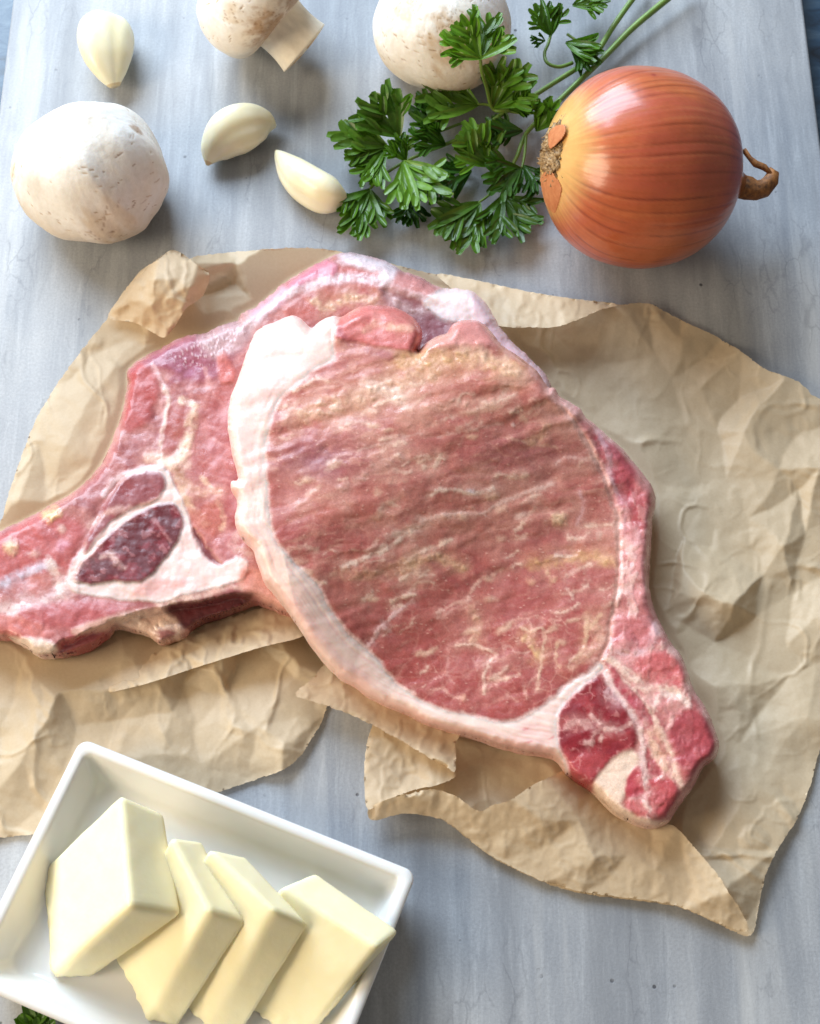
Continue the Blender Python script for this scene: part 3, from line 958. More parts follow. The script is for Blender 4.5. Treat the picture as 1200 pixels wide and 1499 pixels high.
    L([(262,690),(266,705)], 7, (150, 78, 50), 0.7, -0.8)
    p.poly([(205,852),(240,846),(275,850),(262,862),(220,872),(190,874)], (224, 150, 144), 6, 0.2, 0.6)
    # bone end with yellow knobs
    p.poly([(-40,790),(0,782),(60,752),(105,758),(122,775),(115,800),(100,835),(70,840),(30,845),(-40,850)], (198, 82, 84), 8, 0.3, 0.75)
    p.spot(76, 752, 20, 14, (242, 206, 140), 0.9, 2.4, -20)
    p.spot(16, 800, 14, 18, (238, 206, 160), 0.85, 2.2)
    p.spot(40, 790, 22, 18, (190, 66, 66), 0.5, -0.6)
    p.spot(92, 800, 14, 12, (206, 124, 146), 0.7, 0.6)
    p.spot(48, 812, 12, 7, (222, 190, 180), 0.6, 0.9)
    p.spot(90, 774, 7, 10, (232, 196, 184), 0.7, 0.8)
    L([(-30,862),(0,854),(30,842),(55,832),(72,824)], 8, (214, 204, 226), 0.85, 0.7)
    L([(72,824),(82,845),(90,862)], 8, (234, 204, 190), 0.7, 0.5)
    p.poly([(40,850),(70,838),(80,850),(70,868),(45,870)], (198, 108, 100), 5, 0.2, 0.7)
    L([(105,858),(85,872),(50,885),(10,895),(-30,900)], 13, (232, 204, 204), 0.85, 0.4)
    p.poly([(30,892),(80,884),(140,880),(190,888),(160,905),(110,920),(60,915),(30,905)], (190, 82, 88), 7, 0.4, 0.8)
    p.poly([(-40,905),(0,898),(40,905),(80,925),(40,935),(0,930),(-40,930)], (212, 112, 108), 6, 0.4, 0.7)
    p.poly([(12,934),(45,934),(75,940),(82,956),(52,960),(24,945)], (244, 220, 206), 5, 0.8, 0.95)
    # lower ledge
    ledge = [(372,868),(340,868),(300,875),(245,884),(205,893),(165,906),(150,914),(110,928),(85,935),(80,965),(140,960),(200,945),(260,945),(330,905),(380,885)]
    ld = sdf(wx, wy, smooth_poly(ledge, 3))
    ml = sstep(-3, 5, ld)
    p.poly([(85,940),(110,926),(150,914),(160,925),(132,948),(100,958)], (176, 66, 72), 5, 0, 0.9)
    p.poly([(105,922),(135,912),(160,905),(168,915),(150,925),(120,930)], (226, 176, 160), 4, 0.5, 0.85)
    p.poly([(160,908),(205,895),(245,888),(262,900),(268,925),(250,937),(225,938),(195,922)], (232, 192, 174), 5, 0.3, 0.9)
    p.beads([(180,910),(215,908),(240,915),(255,925)], 18, (240, 208, 190), 0.6, 1.6, 12, 22)
    p.poly([(240,886),(290,876),(345,866),(372,868),(358,888),(328,900),(295,910),(270,920),(255,905)], (98, 22, 30), 5, -0.4, 0.93)
    p.poly([(228,925),(245,920),(258,926),(250,936),(235,938)], (140, 40, 48), 4, 0, 0.8)
    p.poly([(352,828),(380,835),(420,880),(430,900),(400,890),(370,868),(350,860)], (228, 158, 142), 6, 0.2, 0.85)
    p.spot(362, 842, 14, 16, (206, 110, 96), 0.7, -0.8)
    L([(232,884),(262,878),(300,870),(335,860),(352,862)], 4, (240, 204, 190), 0.8, 0.5)
    # upper end behind the other chop
    p.poly([(416,455),(440,434),(470,420),(512,412),(546,414),(562,424),(548,442),(524,456),(490,470),(456,490),(430,480)], (194, 104, 98), 4, 0.5, 0.92)
    p.beads([(462,440),(478,452),(500,440),(525,436),(545,438)], 11, (236, 204, 168), 0.85, 0.9, 7, 23)
    p.poly([(420,412),(450,394),(478,380),(495,390),(485,405),(450,415),(425,425)], (216, 118, 148), 5, 0.6, 0.85)
    p.poly([(366,452),(390,434),(416,418),(420,440),(400,455),(375,462)], (222, 160, 186), 5, 0.3, 0.8)
    L([(372,470),(412,436),(445,420),(485,410),(530,407),(565,412)], 7, (232, 210, 222), 0.92, 0.8)
    p.poly([(495,372),(520,370),(552,378),(578,390),(580,408),(562,414),(545,400),(510,386)], (226, 214, 226), 7, 0.4, 0.85)
    L([(500,394),(525,396),(550,402)], 5, (214, 112, 108), 0.7, -0.4)
    p.poly([(582,400),(608,404),(634,418),(636,428),(612,434),(590,426),(572,422)], (212, 136, 136), 5, 0.6, 0.85)
    L([(560,418),(580,424),(605,432),(640,440)], 6, (230, 206, 216), 0.8, 0.6)
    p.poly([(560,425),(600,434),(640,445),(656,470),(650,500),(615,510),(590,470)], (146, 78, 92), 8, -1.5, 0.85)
    p.beads([(565,432),(585,445),(605,455),(622,452)], 11, (206, 172, 172), 0.8, 1.2, 9, 24)
    p.poly([(618,440),(640,426),(668,421),(690,425),(708,440),(722,465),(700,480),(672,475),(648,470),(630,455)], (238, 218, 222), 5, 1.2, 0.95)
    p.poly([(690,430),(716,446),(735,475),(760,505),(806,555),(790,575),(760,550),(720,510),(700,480)], (224, 190, 204), 6, 0.4, 0.85)
    rib_d = sdf(wx, wy, smooth_poly([(122,800),(140,765),(158,732),(184,702),(212,690),(234,696),(240,714),(226,732),(192,744),(166,760),(146,782),(124,808)], 3))
    fat_d = sdf(wx, wy, smooth_poly([(96,848),(112,812),(140,772),(165,725),(185,700),(215,684),(240,686),(252,704),(262,726),(276,756),(290,795),(304,818),(324,827),(345,816),(362,820),(358,845),
            (332,858),(285,868),(240,880),(198,880),(150,876),(112,868)], 3))
    bone_d = sdf(wx, wy, smooth_poly([(-60,800),(0,782),(60,748),(100,752),(120,778),(108,810),(92,850),(60,870),(0,880),(-60,885)], 3))
    lobe_d = sdf(wx, wy, smooth_poly([(618,440),(640,426),(668,415),(700,420),(730,460),(806,545),(790,575),(760,550),(720,510),(672,475),(648,470),(630,455)], 3))
    part = np.where(ld > 0, 3, np.where(dd > 0, 1, np.where(rib_d > 0, 2, np.where(fat_d > 0, 4, np.where(bone_d > 0, 5, np.where(lobe_d > 0, 6, 0))))))
    lum = (p.c * np.array([0.3, 0.5, 0.2])).sum(1)
    p.c = (p.c * 0.86 + 0.14 * lum[:, None] * np.array([1.35, 1.1, 1.0])) * np.array([0.95, 0.97, 0.94])
    p.mix((1 - ml) * (1 - sstep(0, 5, d)) * 0.3 * sstep(0.4, 0.6, fbm(x / 16, y / 16, 141)), (226, 186, 186))
    return p.c, p.h * 0.75, part, 1 - 0.62 * ml * sstep(0, 12, ld)


def build_chop(name, label, outline, T, r, step, zmid, paint, parts, ceiling=None, rag=1.0):
    x0, y0 = outline.min(0) - 3; x1, y1 = outline.max(0) + 3
    gx = np.arange(x0, x1, step); gy = np.arange(y0, y1, step)
    X, Y = np.meshgrid(gx, gy, indexing='ij')
    nx, ny = X.shape
    x = X.ravel(); y = Y.ravel()
    s = sdf(x, y, outline) + rag * (3.6 * (fbm(x / 10, y / 10, 95, 2) - 0.5) + 0.7 * (fbm(x / 3, y / 3, 96, 2) - 0.5))
    S = s.reshape(nx, ny)
    gxx, gyy = np.gradient(S, step)
    near = s < 0.75 * step
    keep = s > -0.75 * step
    x = x - np.where(near, s * gxx.ravel(), 0); y = y - np.where(near, s * gyy.ravel(), 0)
    d = np.maximum(s, 0); d[near] = 0
    K = keep.reshape(nx, ny)
    cell = K[:-1, :-1] & K[1:, :-1] & K[1:, 1:] & K[:-1, 1:]
    idx = np.arange(nx * ny).reshape(nx, ny)
    Q = np.stack([idx[:-1, :-1], idx[:-1, 1:], idx[1:, 1:], idx[1:, :-1]], -1)[cell]
    used = np.unique(Q)
    remap = np.full(nx * ny, -1); remap[used] = np.arange(len(used))
    Q = remap[Q]
    x = x[used]; y = y[used]; d = d[used]
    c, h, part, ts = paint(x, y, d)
    tt = np.clip(d / (r * (0.6 + 0.8 * fbm(x / 45, y / 45, 91))), 0, 1)
    prof = np.clip(1 - (1 - tt) ** 2.6, 0, 1) ** 0.45
    zm = zmid(x, y)
    top = zm + prof * ts * T / 2 + h * MM * sstep(0, 10, d)
    if ceiling is not None:
        top = np.minimum(top, ceiling(x, y))
    Pt = at(x, y, top)
    Pb = at(x, y, zm)
    Pb[:, 2] = np.minimum(zm - prof * T / 2, top - 0.0015) - 0.0002
    Pb[:, 2] = np.maximum(Pb[:, 2], 0.0013)
    # smooth normals of the whole upper skin
    fn = np.cross(Pt[Q[:, 2]] - Pt[Q[:, 0]], Pt[Q[:, 3]] - Pt[Q[:, 1]])
    flip = fn[:, 2].mean() < 0
    if flip:
        Q = Q[:, ::-1]; fn = -fn
    def vnorm(P, sgn):
        f = np.cross(P[Q[:, 2]] - P[Q[:, 0]], P[Q[:, 3]] - P[Q[:, 1]]) * sgn
        n = np.zeros_like(P)
        for k in range(4): np.add.at(n, Q[:, k], f)
        return n / (np.linalg.norm(n, axis=1)[:, None] + 1e-15)
    Nt = vnorm(Pt, 1.0); Nb = vnorm(Pb, -1.0)
    root = empty(name, at(outline[:, 0].mean(), outline[:, 1].mean(), 0.0), label, 'pork chop', 'raw pork chops on the paper')
    fp = np.stack([part[Q[:, k]] for k in range(4)], -1)
    fpart = np.sort(fp, axis=1)[:, 1]
    for pid, (pname, mat, plabel) in enumerate(parts):
        q = Q[fpart == pid]
        if len(q) == 0:
            continue
        u = np.unique(q)
        rm = np.full(len(x), -1); rm[u] = np.arange(len(u))
        q = rm[q]
        n = len(u)
        e = np.concatenate([q[:, [0, 1]], q[:, [1, 2]], q[:, [2, 3]], q[:, [3, 0]]])
        key = np.sort(e, 1)
        kk = key[:, 0].astype(np.int64) * (n + 1) + key[:, 1]
        _, inv, cnt = np.unique(kk, return_inverse=True, return_counts=True)
        be = e[cnt[inv] == 1]
        wall = np.stack([be[:, 1], be[:, 0], be[:, 0] + n, be[:, 1] + n], -1)
        F = np.concatenate([q, q[:, ::-1] + n, wall])
        V = np.concatenate([Pt[u], Pb[u]])
        cc = np.concatenate([c[u], c[u]])
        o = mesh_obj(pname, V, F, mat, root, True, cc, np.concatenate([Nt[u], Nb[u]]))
        if plabel: o['label'] = plabel
    return root


rear = build_chop('pork_chop', 'raw bone-in pork chop at the back, its dark rib end pointing left', REAR, 22 * MM, 17, 1.5,
    lambda x, y: np.full(x.shape, 12.6 * MM), paint_rear,
    [('flesh', M['meat'], None), ('dark_muscle', M['meat'], 'dark maroon muscle ringed by white fat'), ('rib_muscle', M['meat'], None), ('lower_ledge', M['meat'], None), ('fat_seam', M['fat'], 'white fat wrapped round the dark muscles'),
     ('bone_end', M['meat'], 'reddish bone end with yellow knobs'), ('fat_lobe', M['fat'], None)],
    ceiling=lambda x, y: np.where(sdf(x, y, FRONT) > 14, front_mid(x, y - 8) - 11.5 * MM, 1.0))
front = build_chop('pork_chop', 'large raw pork chop lying on top, white fat cap down its left side', FRONT, 22 * MM, 17, 1.5,
    front_mid, paint_front,
    [('fat_cap', M['fat'], 'pale pinkish white fat cap'), ('loin_muscle', M['meat'], None), ('dark_muscle', M['meat'], 'dark red marbled muscle at the tail'),
     ('side_strap', M['meat'], None), ('upper_flap', M['meat'], None)], rag=0.45)

# ------------------------------------------------------------------ baking paper
SHEET = [(-75,830),(-20,800),(0,766),(10,730),(22,695),(50,620),(85,560),(125,505),(160,462),(182,425),(210,396),(250,367),(275,378),(292,374),(340,369),(400,364),(450,363),(482,366),(540,378),
    (600,393),(640,402),(700,412),(760,425),(830,437),(900,445),(945,444),(966,452),(1000,470),(1045,491),(1085,515),(1120,540),(1150,551),(1172,561),(1188,577),(1225,610),
    (1260,760),(1255,980),(1205,1085),(1186,1150),(1166,1200),(1140,1240),(1121,1280),(1111,1322),(1099,1369),(1060,1357),(1000,1330),(940,1319),(870,1311),(822,1301),(770,1280),
    (722,1256),(682,1226),(646,1200),(592,1190),(546,1200),(538,1182),(533,1120),(540,1076),(549,1050),(545,1010),(530,960),(492,960),(484,1000),(480,1030),(468,1062),(456,1082),(440,1106),(416,1126),
    (380,1139),(340,1153),(290,1170),(220,1195),(120,1216),(50,1221),(0,1226),(-75,1228)]
CTRL = [(150,1010,8),(230,985,9),(330,955,10),(440,926,10),(180,1050,2),(250,1040,4),(330,1012,2),(430,985,2.5),(240,1100,6),(285,1060,2.5),(300,1120,4),(380,1060,6),(420,1090,7),(456,1080,3),
    (80,1000,9),(60,1060,9),(35,1110,8),(0,1160,5),(20,1040,3),(110,1060,3),(90,1130,4),(160,1110,3),(60,1190,2),
    (300,420,3),(345,385,9),(400,375,10),(450,380,5),(330,405,2),(100,650,5),(60,640,3),(150,560,4),(200,500,2),(30,730,4),(240,500,2),
    (760,430,7),(830,440,9),(900,446,11),(945,446,10),(800,485,2),(850,520,3),(1000,500,7),(960,520,3),(1085,520,10),(1150,555,12),(1185,580,8),(900,580,2),
    (930,660,5),(1000,600,2),(1030,570,7),(1090,630,11),(1060,700,3),(1140,690,9),(1200,690,13),(1100,760,5),(1000,790,2),(1000,848,13),(1030,862,16),(1060,878,18),(1082,884,18),(1015,800,3),(1068,812,4),(1100,800,5),(1150,800,12),(1045,800,3),(1165,720,4),
    (985,852,3),(970,895,5),(1120,840,6),(1180,780,5),(1050,940,3),(1080,1000,8),(1150,950,4),(1180,1050,9),(1060,1060,2.5),(1130,1120,5),(1080,1180,8),(1020,1220,5),(1200,900,9),(1110,900,3),
    (980,1215,6),(1030,1270,11),(1064,1300,15),(1092,1350,4),(960,1285,3),(870,1255,2),(800,1205,2),(790,1150,2),(700,1150,1),(740,1195,2),(840,1300,2),(700,1232,2),(645,1196,8),(560,1195,9),(536,1150,10),
    (545,1080,6),(600,1150,2),(650,1165,5),(1000,1330,3),(940,1318,2),(1110,1320,6),(1140,1240,7)]
CRUMPLE = [(250,369,10),(285,386,16),(214,420,16),(258,430,8),(302,400,9),(238,482,5),(178,450,8),(232,392,22),(268,462,15),(205,395,12),(290,440,5),(222,455,12),(248,408,19),(275,412,12),(200,470,4)]


def tri_field(pts, hs, x, y):
    """piecewise flat facets through scattered heights"""
    vs, es, fs, *_ = delaunay_2d_cdt([Vector((float(a), float(b))) for a, b in pts], [], [], 0, 1e-4)
    P = np.array([(v.x, v.y) for v in vs])
    src = np.array(pts)
    hv = np.array([hs[int(np.argmin((src[:, 0] - q[0]) ** 2 + (src[:, 1] - q[1]) ** 2))] for q in P])
    out = np.zeros(x.shape)
    for f in fs:
        a, b, c = P[f[0]], P[f[1]], P[f[2]]
        lo = np.minimum(np.minimum(a, b), c) - 0.01; hi = np.maximum(np.maximum(a, b), c) + 0.01
        k = np.where((x >= lo[0]) & (x <= hi[0]) & (y >= lo[1]) & (y <= hi[1]))[0]
        if len(k) == 0: continue
        det = (b[1] - c[1]) * (a[0] - c[0]) + (c[0] - b[0]) * (a[1] - c[1])
        if abs(det) < 1e-9: continue
        l1 = ((b[1] - c[1]) * (x[k] - c[0]) + (c[0] - b[0]) * (y[k] - c[1])) / det
        l2 = ((c[1] - a[1]) * (x[k] - c[0]) + (a[0] - c[0]) * (y[k] - c[1])) / det
        l3 = 1 - l1 - l2
        ok = (l1 >= -1e-6) & (l2 >= -1e-6) & (l3 >= -1e-6)
        out[k[ok]] = (l1 * hv[f[0]] + l2 * hv[f[1]] + l3 * hv[f[2]])[ok]
    return out


def build_sheet(name, outline, zfun, step, parent, mat, jag=1.3):
    o2 = smooth_poly(outline, 6)
    x0, y0 = o2.min(0) - 4; x1, y1 = o2.max(0) + 4
    gx = np.arange(x0, x1, step); gy = np.arange(y0, y1, step)
    X, Y = np.meshgrid(gx, gy, indexing='ij')
    nx, ny = X.shape
    x = X.ravel(); y = Y.ravel()
    s = sdf(x, y, o2) + jag * 2 * (fbm(x / 6, y / 6, 77, 2) - 0.5)
    g0, g1 = np.gradient(s.reshape(nx, ny), step)
    g0 = np.clip(g0.ravel(), -1.2, 1.2); g1 = np.clip(g1.ravel(), -1.2, 1.2)
    near = s < 0.75 * step
    K = (s > -0.75 * step).reshape(nx, ny)
    x = x - np.where(near, s * g0, 0); y = y - np.where(near, s * g1, 0)
    cell = K[:-1, :-1] & K[1:, :-1] & K[1:, 1:] & K[:-1, 1:]
    idx = np.arange(nx * ny).reshape(nx, ny)
    Q = np.stack([idx[:-1, :-1], idx[1:, :-1], idx[1:, 1:], idx[:-1, 1:]], -1)[cell]
    used = np.unique(Q)
    rm = np.full(nx * ny, -1); rm[used] = np.arange(len(used))
    Q = rm[Q][:, ::-1]; x = x[used]; y = y[used]
    z = zfun(x, y)
    # one light smoothing pass keeps the creases crisp without razor edges
    for _ in range(1):
        acc = np.zeros(len(z)); cnt = np.zeros(len(z))
        for a, b in ((0, 1), (1, 2), (2, 3), (3, 0)):
            np.add.at(acc, Q[:, a], z[Q[:, b]]); np.add.at(cnt, Q[:, a], 1)
        z = 0.5 * z + 0.5 * acc / np.maximum(cnt, 1)
    return mesh_obj(name, at(x, y, z), Q, mat, parent, True)


rngp = np.random.default_rng(12)


def sheet_z(x, y):
    base = [(p[0], p[1]) for p in CTRL + CRUMPLE]; hb = [p[2] * (0.62 if p[0] > 900 else 1.0) for p in CTRL + CRUMPLE]
    B = np.array(base)
    for gx in np.arange(-110, 1300, 60):
        for gy in np.arange(330, 1420, 60):
            px = gx + rngp.uniform(-24, 24); py = gy + rngp.uniform(-24, 24)
            if np.min(np.hypot(B[:, 0] - px, B[:, 1] - py)) > 38:
                base.append((px, py)); hb.append(rngp.uniform(1.0, 2.8))
    z = tri_field(base, hb, x + 22 * (fbm(x / 55, y / 55, 225) - 0.5), y + 22 * (fbm(x / 55, y / 55, 226) - 0.5))
    b2 = []; h2 = []
    for gx in np.arange(-110, 1300, 34):
        for gy in np.arange(330, 1420, 34):
            b2.append((gx + rngp.uniform(-17, 17), gy + rngp.uniform(-17, 17))); h2.append(rngp.uniform(-1, 1))
    wx = x + 26 * (fbm(x / 70, y / 70, 221) - 0.5); wy = y + 26 * (fbm(x / 70, y / 70, 222) - 0.5)
    wrinkle = sstep(0.38, 0.66, fbm(x / 110, y / 110, 201))
    z = z + (0.05 + 0.25 * wrinkle) * tri_field(b2, h2, wx, wy)
    b3 = []; h3 = []
    for gx in np.arange(-110, 1300, 19):
        for gy in np.arange(330, 1420, 19):
            b3.append((gx + rngp.uniform(-9, 9), gy + rngp.uniform(-9, 9))); h3.append(rngp.uniform(-1, 1))
    z = z + (0.05 + 0.16 * sstep(0.45, 0.65, fbm(x / 80, y / 80, 241))) * tri_field(b3, h3, wx, wy)
    for sc, amp, sd_ in ((150, 0.9, 231), (95, 0.6, 232), (60, 0.3, 233)):
        n = 2 * fbm(wx / sc, wy / sc, sd_, 2) - 1
        z = z + amp * (0.35 + wrinkle) * np.maximum(0, 1 - np.abs(n) * 14.0)
    z = z + 2.0 * (fbm(x / 80, y / 80, 203) - 0.5)
    under = np.maximum(sdf(x, y, FRONT), sdf(x, y, REAR))
    lim = 1.0 + 0.13 * np.maximum(-under - 2, 0)
    z = np.minimum(z, lim)
    return np.maximum(z, 0.45) * MM


paper = empty('baking_paper', at(600, 800, 0), 'crumpled brown baking paper sheet spread under the raw pork chops', 'baking paper')
build_sheet('sheet', SHEET, sheet_z, 2.2, paper, M['paper'])


def flap(outline, pts, jag=1.0, amp=0.8, seed=5):
    def z(x, y):
        qx = x + 12 * (fbm(x / 18, y / 18, seed + 30) - 0.5); qy = y + 12 * (fbm(x / 18, y / 18, seed + 31) - 0.5)
        n = 2 * fbm(x / 26, y / 26, seed + 40, 2) - 1
        return (tri_field([(p[0], p[1]) for p in pts], [p[2] for p in pts], qx, qy) + 0.7 * amp * np.maximum(0, 1 - np.abs(n) * 5) + amp * (fbm(x / 22, y / 22, seed) - 0.5)) * MM
    return build_sheet('folded_flap', outline, z, 2.5, paper, M['paper'], jag)


BIG = [(-200, 0), (1500, 0), (1500, 1700), (-200, 1700)]
# torn strip folded back below the front chop
flap([(432,1018),(455,995),(480,972),(510,990),(570,1025),(665,1066),(667,1090),(666,1128),(656,1124),(640,1118),(612,1099),(574,1077),(520,1049),(470,1030)],
     [(380,1020,6),(432,1018,12),(480,970,6),(520,1048,12),(500,985,6),(575,1078,13),(560,1015,6),(612,1100,14),(665,1062,7),(667,1130,15),(720,1060,7),(720,1150,15),(400,950,5),(560,950,4)], 1.6, 1.0, 205)
# shaded fold beneath it, then the turned lip in front
flap([(549,1052),(575,1074),(620,1100),(664,1128),(662,1140),(640,1149),(600,1158),(560,1174),(538,1184),(533,1150),(535,1110)],
     [(540,1040,5),(534,1100,8),(530,1190,12),(575,1074,7),(620,1100,8),(670,1130,9),(640,1150,10),(560,1174,12),(600,1130,6),(500,1100,8),(700,1100,6),(680,1200,12)], 1.0, 0.8, 207)
flap([(538,1186),(556,1175),(600,1160),(636,1156),(668,1166),(700,1187),(722,1178),(745,1172),(775,1152),(798,1141),(830,1128),(862,1150),(905,1185),(950,1210),(985,1208),(1020,1245),(1050,1280),(1066,1305),(1085,1335),(1095,1363),
      (1060,1355),(1000,1329),(950,1318),(900,1312),(850,1305),(800,1292),(760,1274),(718,1252),(682,1224),(646,1199),(592,1191),(546,1201)],
     [(520,1190,12),(538,1170,13),(556,1174,15),(600,1159,16),(640,1152,15),(700,1187,13),(745,1170,16),(800,1140,15),(835,1125,7),(865,1150,4),(905,1182,3),(950,1208,4),(990,1206,8),(1052,1278,12),(1068,1303,13),(1090,1340,7),(1100,1368,4.5),(1060,1358,4.5),(1000,1332,4.5),(1110,1300,10),(546,1203,8),(592,1192,9),(646,1201,8),(690,1232,5),
      (735,1262,4),(800,1294,3.5),(850,1308,3.2),(900,1314,3.2),(950,1321,3.6),(1010,1290,7),(800,1200,13),(790,1245,6),(850,1200,10),(870,1255,9),(920,1250,6),(960,1275,7),(740,1215,9),(890,1285,4)], 1.2, 0.35, 209)
# lip curled over along the far edge, right of the chops
flap([(640,401),(700,411),(760,424),(830,436),(902,445),(880,453),(850,466),(815,478),(780,479),(735,478),(700,462),(670,430)],
     [(620,395,8),(700,409,10),(760,422,11),(830,434,12),(910,445,12),(850,468,17),(815,482,18),(735,482,17),(690,465,14),(650,430,12),(640,500,14),(930,480,16)], 0.9, 0.8, 211)
# crumpled corner at the upper left
flap([(158,464),(182,428),(206,396),(232,380),(250,366),(268,372),(286,386),(306,400),(303,420),(294,436),(272,452),(256,478),(240,494),(222,486),(196,472)],
     [(140,470,4),(158,464,5),(190,440,12),(205,390,9),(230,376,21),(250,362,18),(286,384,21),(310,402,14),(302,432,11),(270,456,19),(240,498,10),(205,482,7),(225,410,26),(245,430,23),(262,408,24),(250,455,18),(215,445,20),(280,420,24),(235,468,14),(200,420,15),(255,388,23)], 0.6, 1.0, 215)
# long fold running towards the front chop
flap([(150,1013),(190,1007),(230,996),(300,973),(380,948),(445,930),(440,905),(400,890),(360,896),(300,915),(250,940),(215,962),(172,986)],
     [(130,1015,6),(150,1013,8),(230,997,12),(300,974,13),(380,949,14),(450,930,14),(445,890,2),(380,885,2),(300,912,2.5),(250,938,3),(215,960,4),(165,986,5),(270,960,8),(340,930,6),(200,985,8),(300,1010,10),(420,990,10)], 0.5, 1.4, 217)

# ------------------------------------------------------------------ butter dish
ZR = 0.0195
pa = at(118, 1079, ZR); pb = at(611, 1276, ZR); pd = at(-52, 1436, ZR)
ud = (pb - pa); LU = np.linalg.norm(ud); ud /= LU
vd = np.array([ud[1], -ud[0], 0.0]); LV = float((pd - pa) @ vd)
dc = pa + ud * LU / 2 + vd * LV / 2


def rrect(hu, hv, rad, n=8):
    out = []
    for cx, cy, a0 in ((hu - rad, hv - rad, 0), (-hu + rad, hv - rad, 90), (-hu + rad, -hv + rad, 180), (hu - rad, -hv + rad, 270)):
        for k in range(n + 1):
            a = math.radians(a0 + 90 * k / n)
            out.append((cx + rad * math.cos(a), cy + rad * math.sin(a)))
    # a few points along each straight side
    res = []
    m = len(out)
    for i in range(m):
        p, q = np.array(out[i]), np.array(out[(i + 1) % m])
        k = 10 if np.linalg.norm(q - p) > 0.02 else 1
        for j in range(k):
            res.append(p + (q - p) * j / k)
    return np.array(res)


prof = [(9.0, 0.3, 6), (8.4, 0.0, 7), (6.0, 0.0, 8), (5.2, 0.8, 8), (3.4, 7, 6), (1.4, 14, 5), (0.35, 17.4, 4.5), (0.1, 18.6, 4.4), (0.6, 19.3, 4.2), (2.0, 19.6, 4), (3.6, 19.5, 3.6), (4.3, 18.9, 3.4),
        (4.9, 17.4, 3.4), (6.6, 13, 4), (8.6, 8.6, 5), (10.2, 6.2, 6), (12.0, 5.3, 8), (14.5, 4.5, 9), (18, 4.3, 9), (30, 4.2, 7), (42, 4.2, 3)]
rings = []
for ins, z, rad in prof:
    rr = rrect(LU / 2 - ins * MM, LV / 2 - ins * MM, rad * MM)
    rings.append(np.array([[dc[0] + a * ud[0] + b * vd[0], dc[1] + a * ud[1] + b * vd[1], z * MM] for a, b in rr]))
nr = len(rings[0])
V = np.concatenate(rings)
F = []
for i in range(len(rings) - 1):
    for k in range(nr):
        k2 = (k + 1) % nr
        F.append((i * nr + k, (i + 1) * nr + k, (i + 1) * nr + k2, i * nr + k2))
F.append(tuple(range(nr)))
F.append(tuple((len(rings) - 1) * nr + k for k in range(nr))[::-1])
dish = mesh_obj('butter_dish', V, F, M['ceramic'])
tag(dish, 'white glazed ceramic rectangular dish holding cut butter, lower left', 'dish')


def butter(label, K, far, fr, nr_, nb, seed, bev=0.0022):
    """a slab: K top corner nearest the lens, far/fr far corners of the top edge, nr_ near right corner, nb near bottom corner; (px, py, z mm)"""
    w = [at(a, b, z * MM) for a, b, z in (K, far, fr, nr_, nb)]
    K_, f_, fr_, nrw, nbw = w
    down = nbw - K_
    c = [K_, f_, fr_, nrw, nbw, f_ + down, fr_ + down, nrw + down]
    for q in c[4:]:
        q[2] = max(q[2], 0.0052)
    bm = bmesh.new()
    vs = [bm.verts.new(tuple(q)) for q in c]
    for f in ((0, 1, 2, 3), (4, 7, 6, 5), (0, 4, 5, 1), (3, 2, 6, 7), (0, 3, 7, 4), (1, 5, 6, 2)):
        bm.faces.new([vs[i] for i in f])
    bmesh.ops.recalc_face_normals(bm, faces=list(bm.faces))
    cut = [bm.verts[2], bm.verts[1]] if False else []
    bmesh.ops.bevel(bm, geom=list(bm.edges), offset=bev, segments=3, affect='EDGES', profile=0.6)
    bmesh.ops.triangulate(bm, faces=[f for f in bm.faces if len(f.verts) > 4])
    for _ in range(5):
        long = [e for e in bm.edges if e.calc_length() > 0.0022]
        if not long: break
        bmesh.ops.subdivide_edges(bm, edges=long, cuts=1, use_grid_fill=True)
        bmesh.ops.triangulate(bm, faces=[f for f in bm.faces if len(f.verts) > 4])
    bm.normal_update()
    P = np.array([v.co[:] for v in bm.verts]); N = np.array([v.normal[:] for v in bm.verts])
    a = fbm(P[:, 0] * 90 + seed, P[:, 1] * 90 + P[:, 2] * 60, 600 + seed) - 0.5
    b = fbm(P[:, 0] * 420 + P[:, 2] * 300, P[:, 1] * 420 + seed, 620 + seed) - 0.5
    low = 1 - sstep(0.006, 0.013, P[:, 2])
    disp = a * 0.0006 + b * (0.0001 + 0.0016 * low)
    P = P + N * disp[:, None]
    P[:, 2] = np.maximum(P[:, 2], 0.0046)
    base = np.array([P[:, 0].mean(), P[:, 1].mean(), 0.0046])
    for v, q in zip(bm.verts, P - base):
        v.co = Vector(q)
    me = bpy.data.meshes.new('butter_slice'); bm.to_mesh(me); bm.free()
    me.polygons.foreach_set('use_smooth', np.ones(len(me.polygons), bool))
    o = new_obj('butter_slice', me, M['butter'])
    o.location = Vector(base)
    tag(o, label, 'butter', 'butter pieces in the white dish')
    return o


butter('thick pale butter block, largest and leftmost piece in the white dish', (190, 1328, 52), (176, 1160, 50), (242, 1190, 36), (268, 1339, 37), (72, 1434, 5.5), 1, 0.0028).name = 'butter_block'
butter('thin butter slice leaning right beside the thick butter block', (308, 1333, 44), (250, 1224, 44), (296, 1230, 34), (362, 1350, 34), (214, 1496, 5.5), 2)
butter('middle butter slice between two other thin butter slices', (402, 1331, 42), (304, 1240, 41), (360, 1252, 31), (454, 1354, 31), (302, 1508, 5.5), 3)
butter('rightmost butter slice, broad face up, overhanging the dish edge', (554, 1386, 33), (410, 1298, 33), (462, 1276, 24), (586, 1362, 23), (440, 1530, 6), 4)

# ------------------------------------------------------------------ mushrooms
def unit(v):
    v = np.array(v, float)
    return v / np.linalg.norm(v)


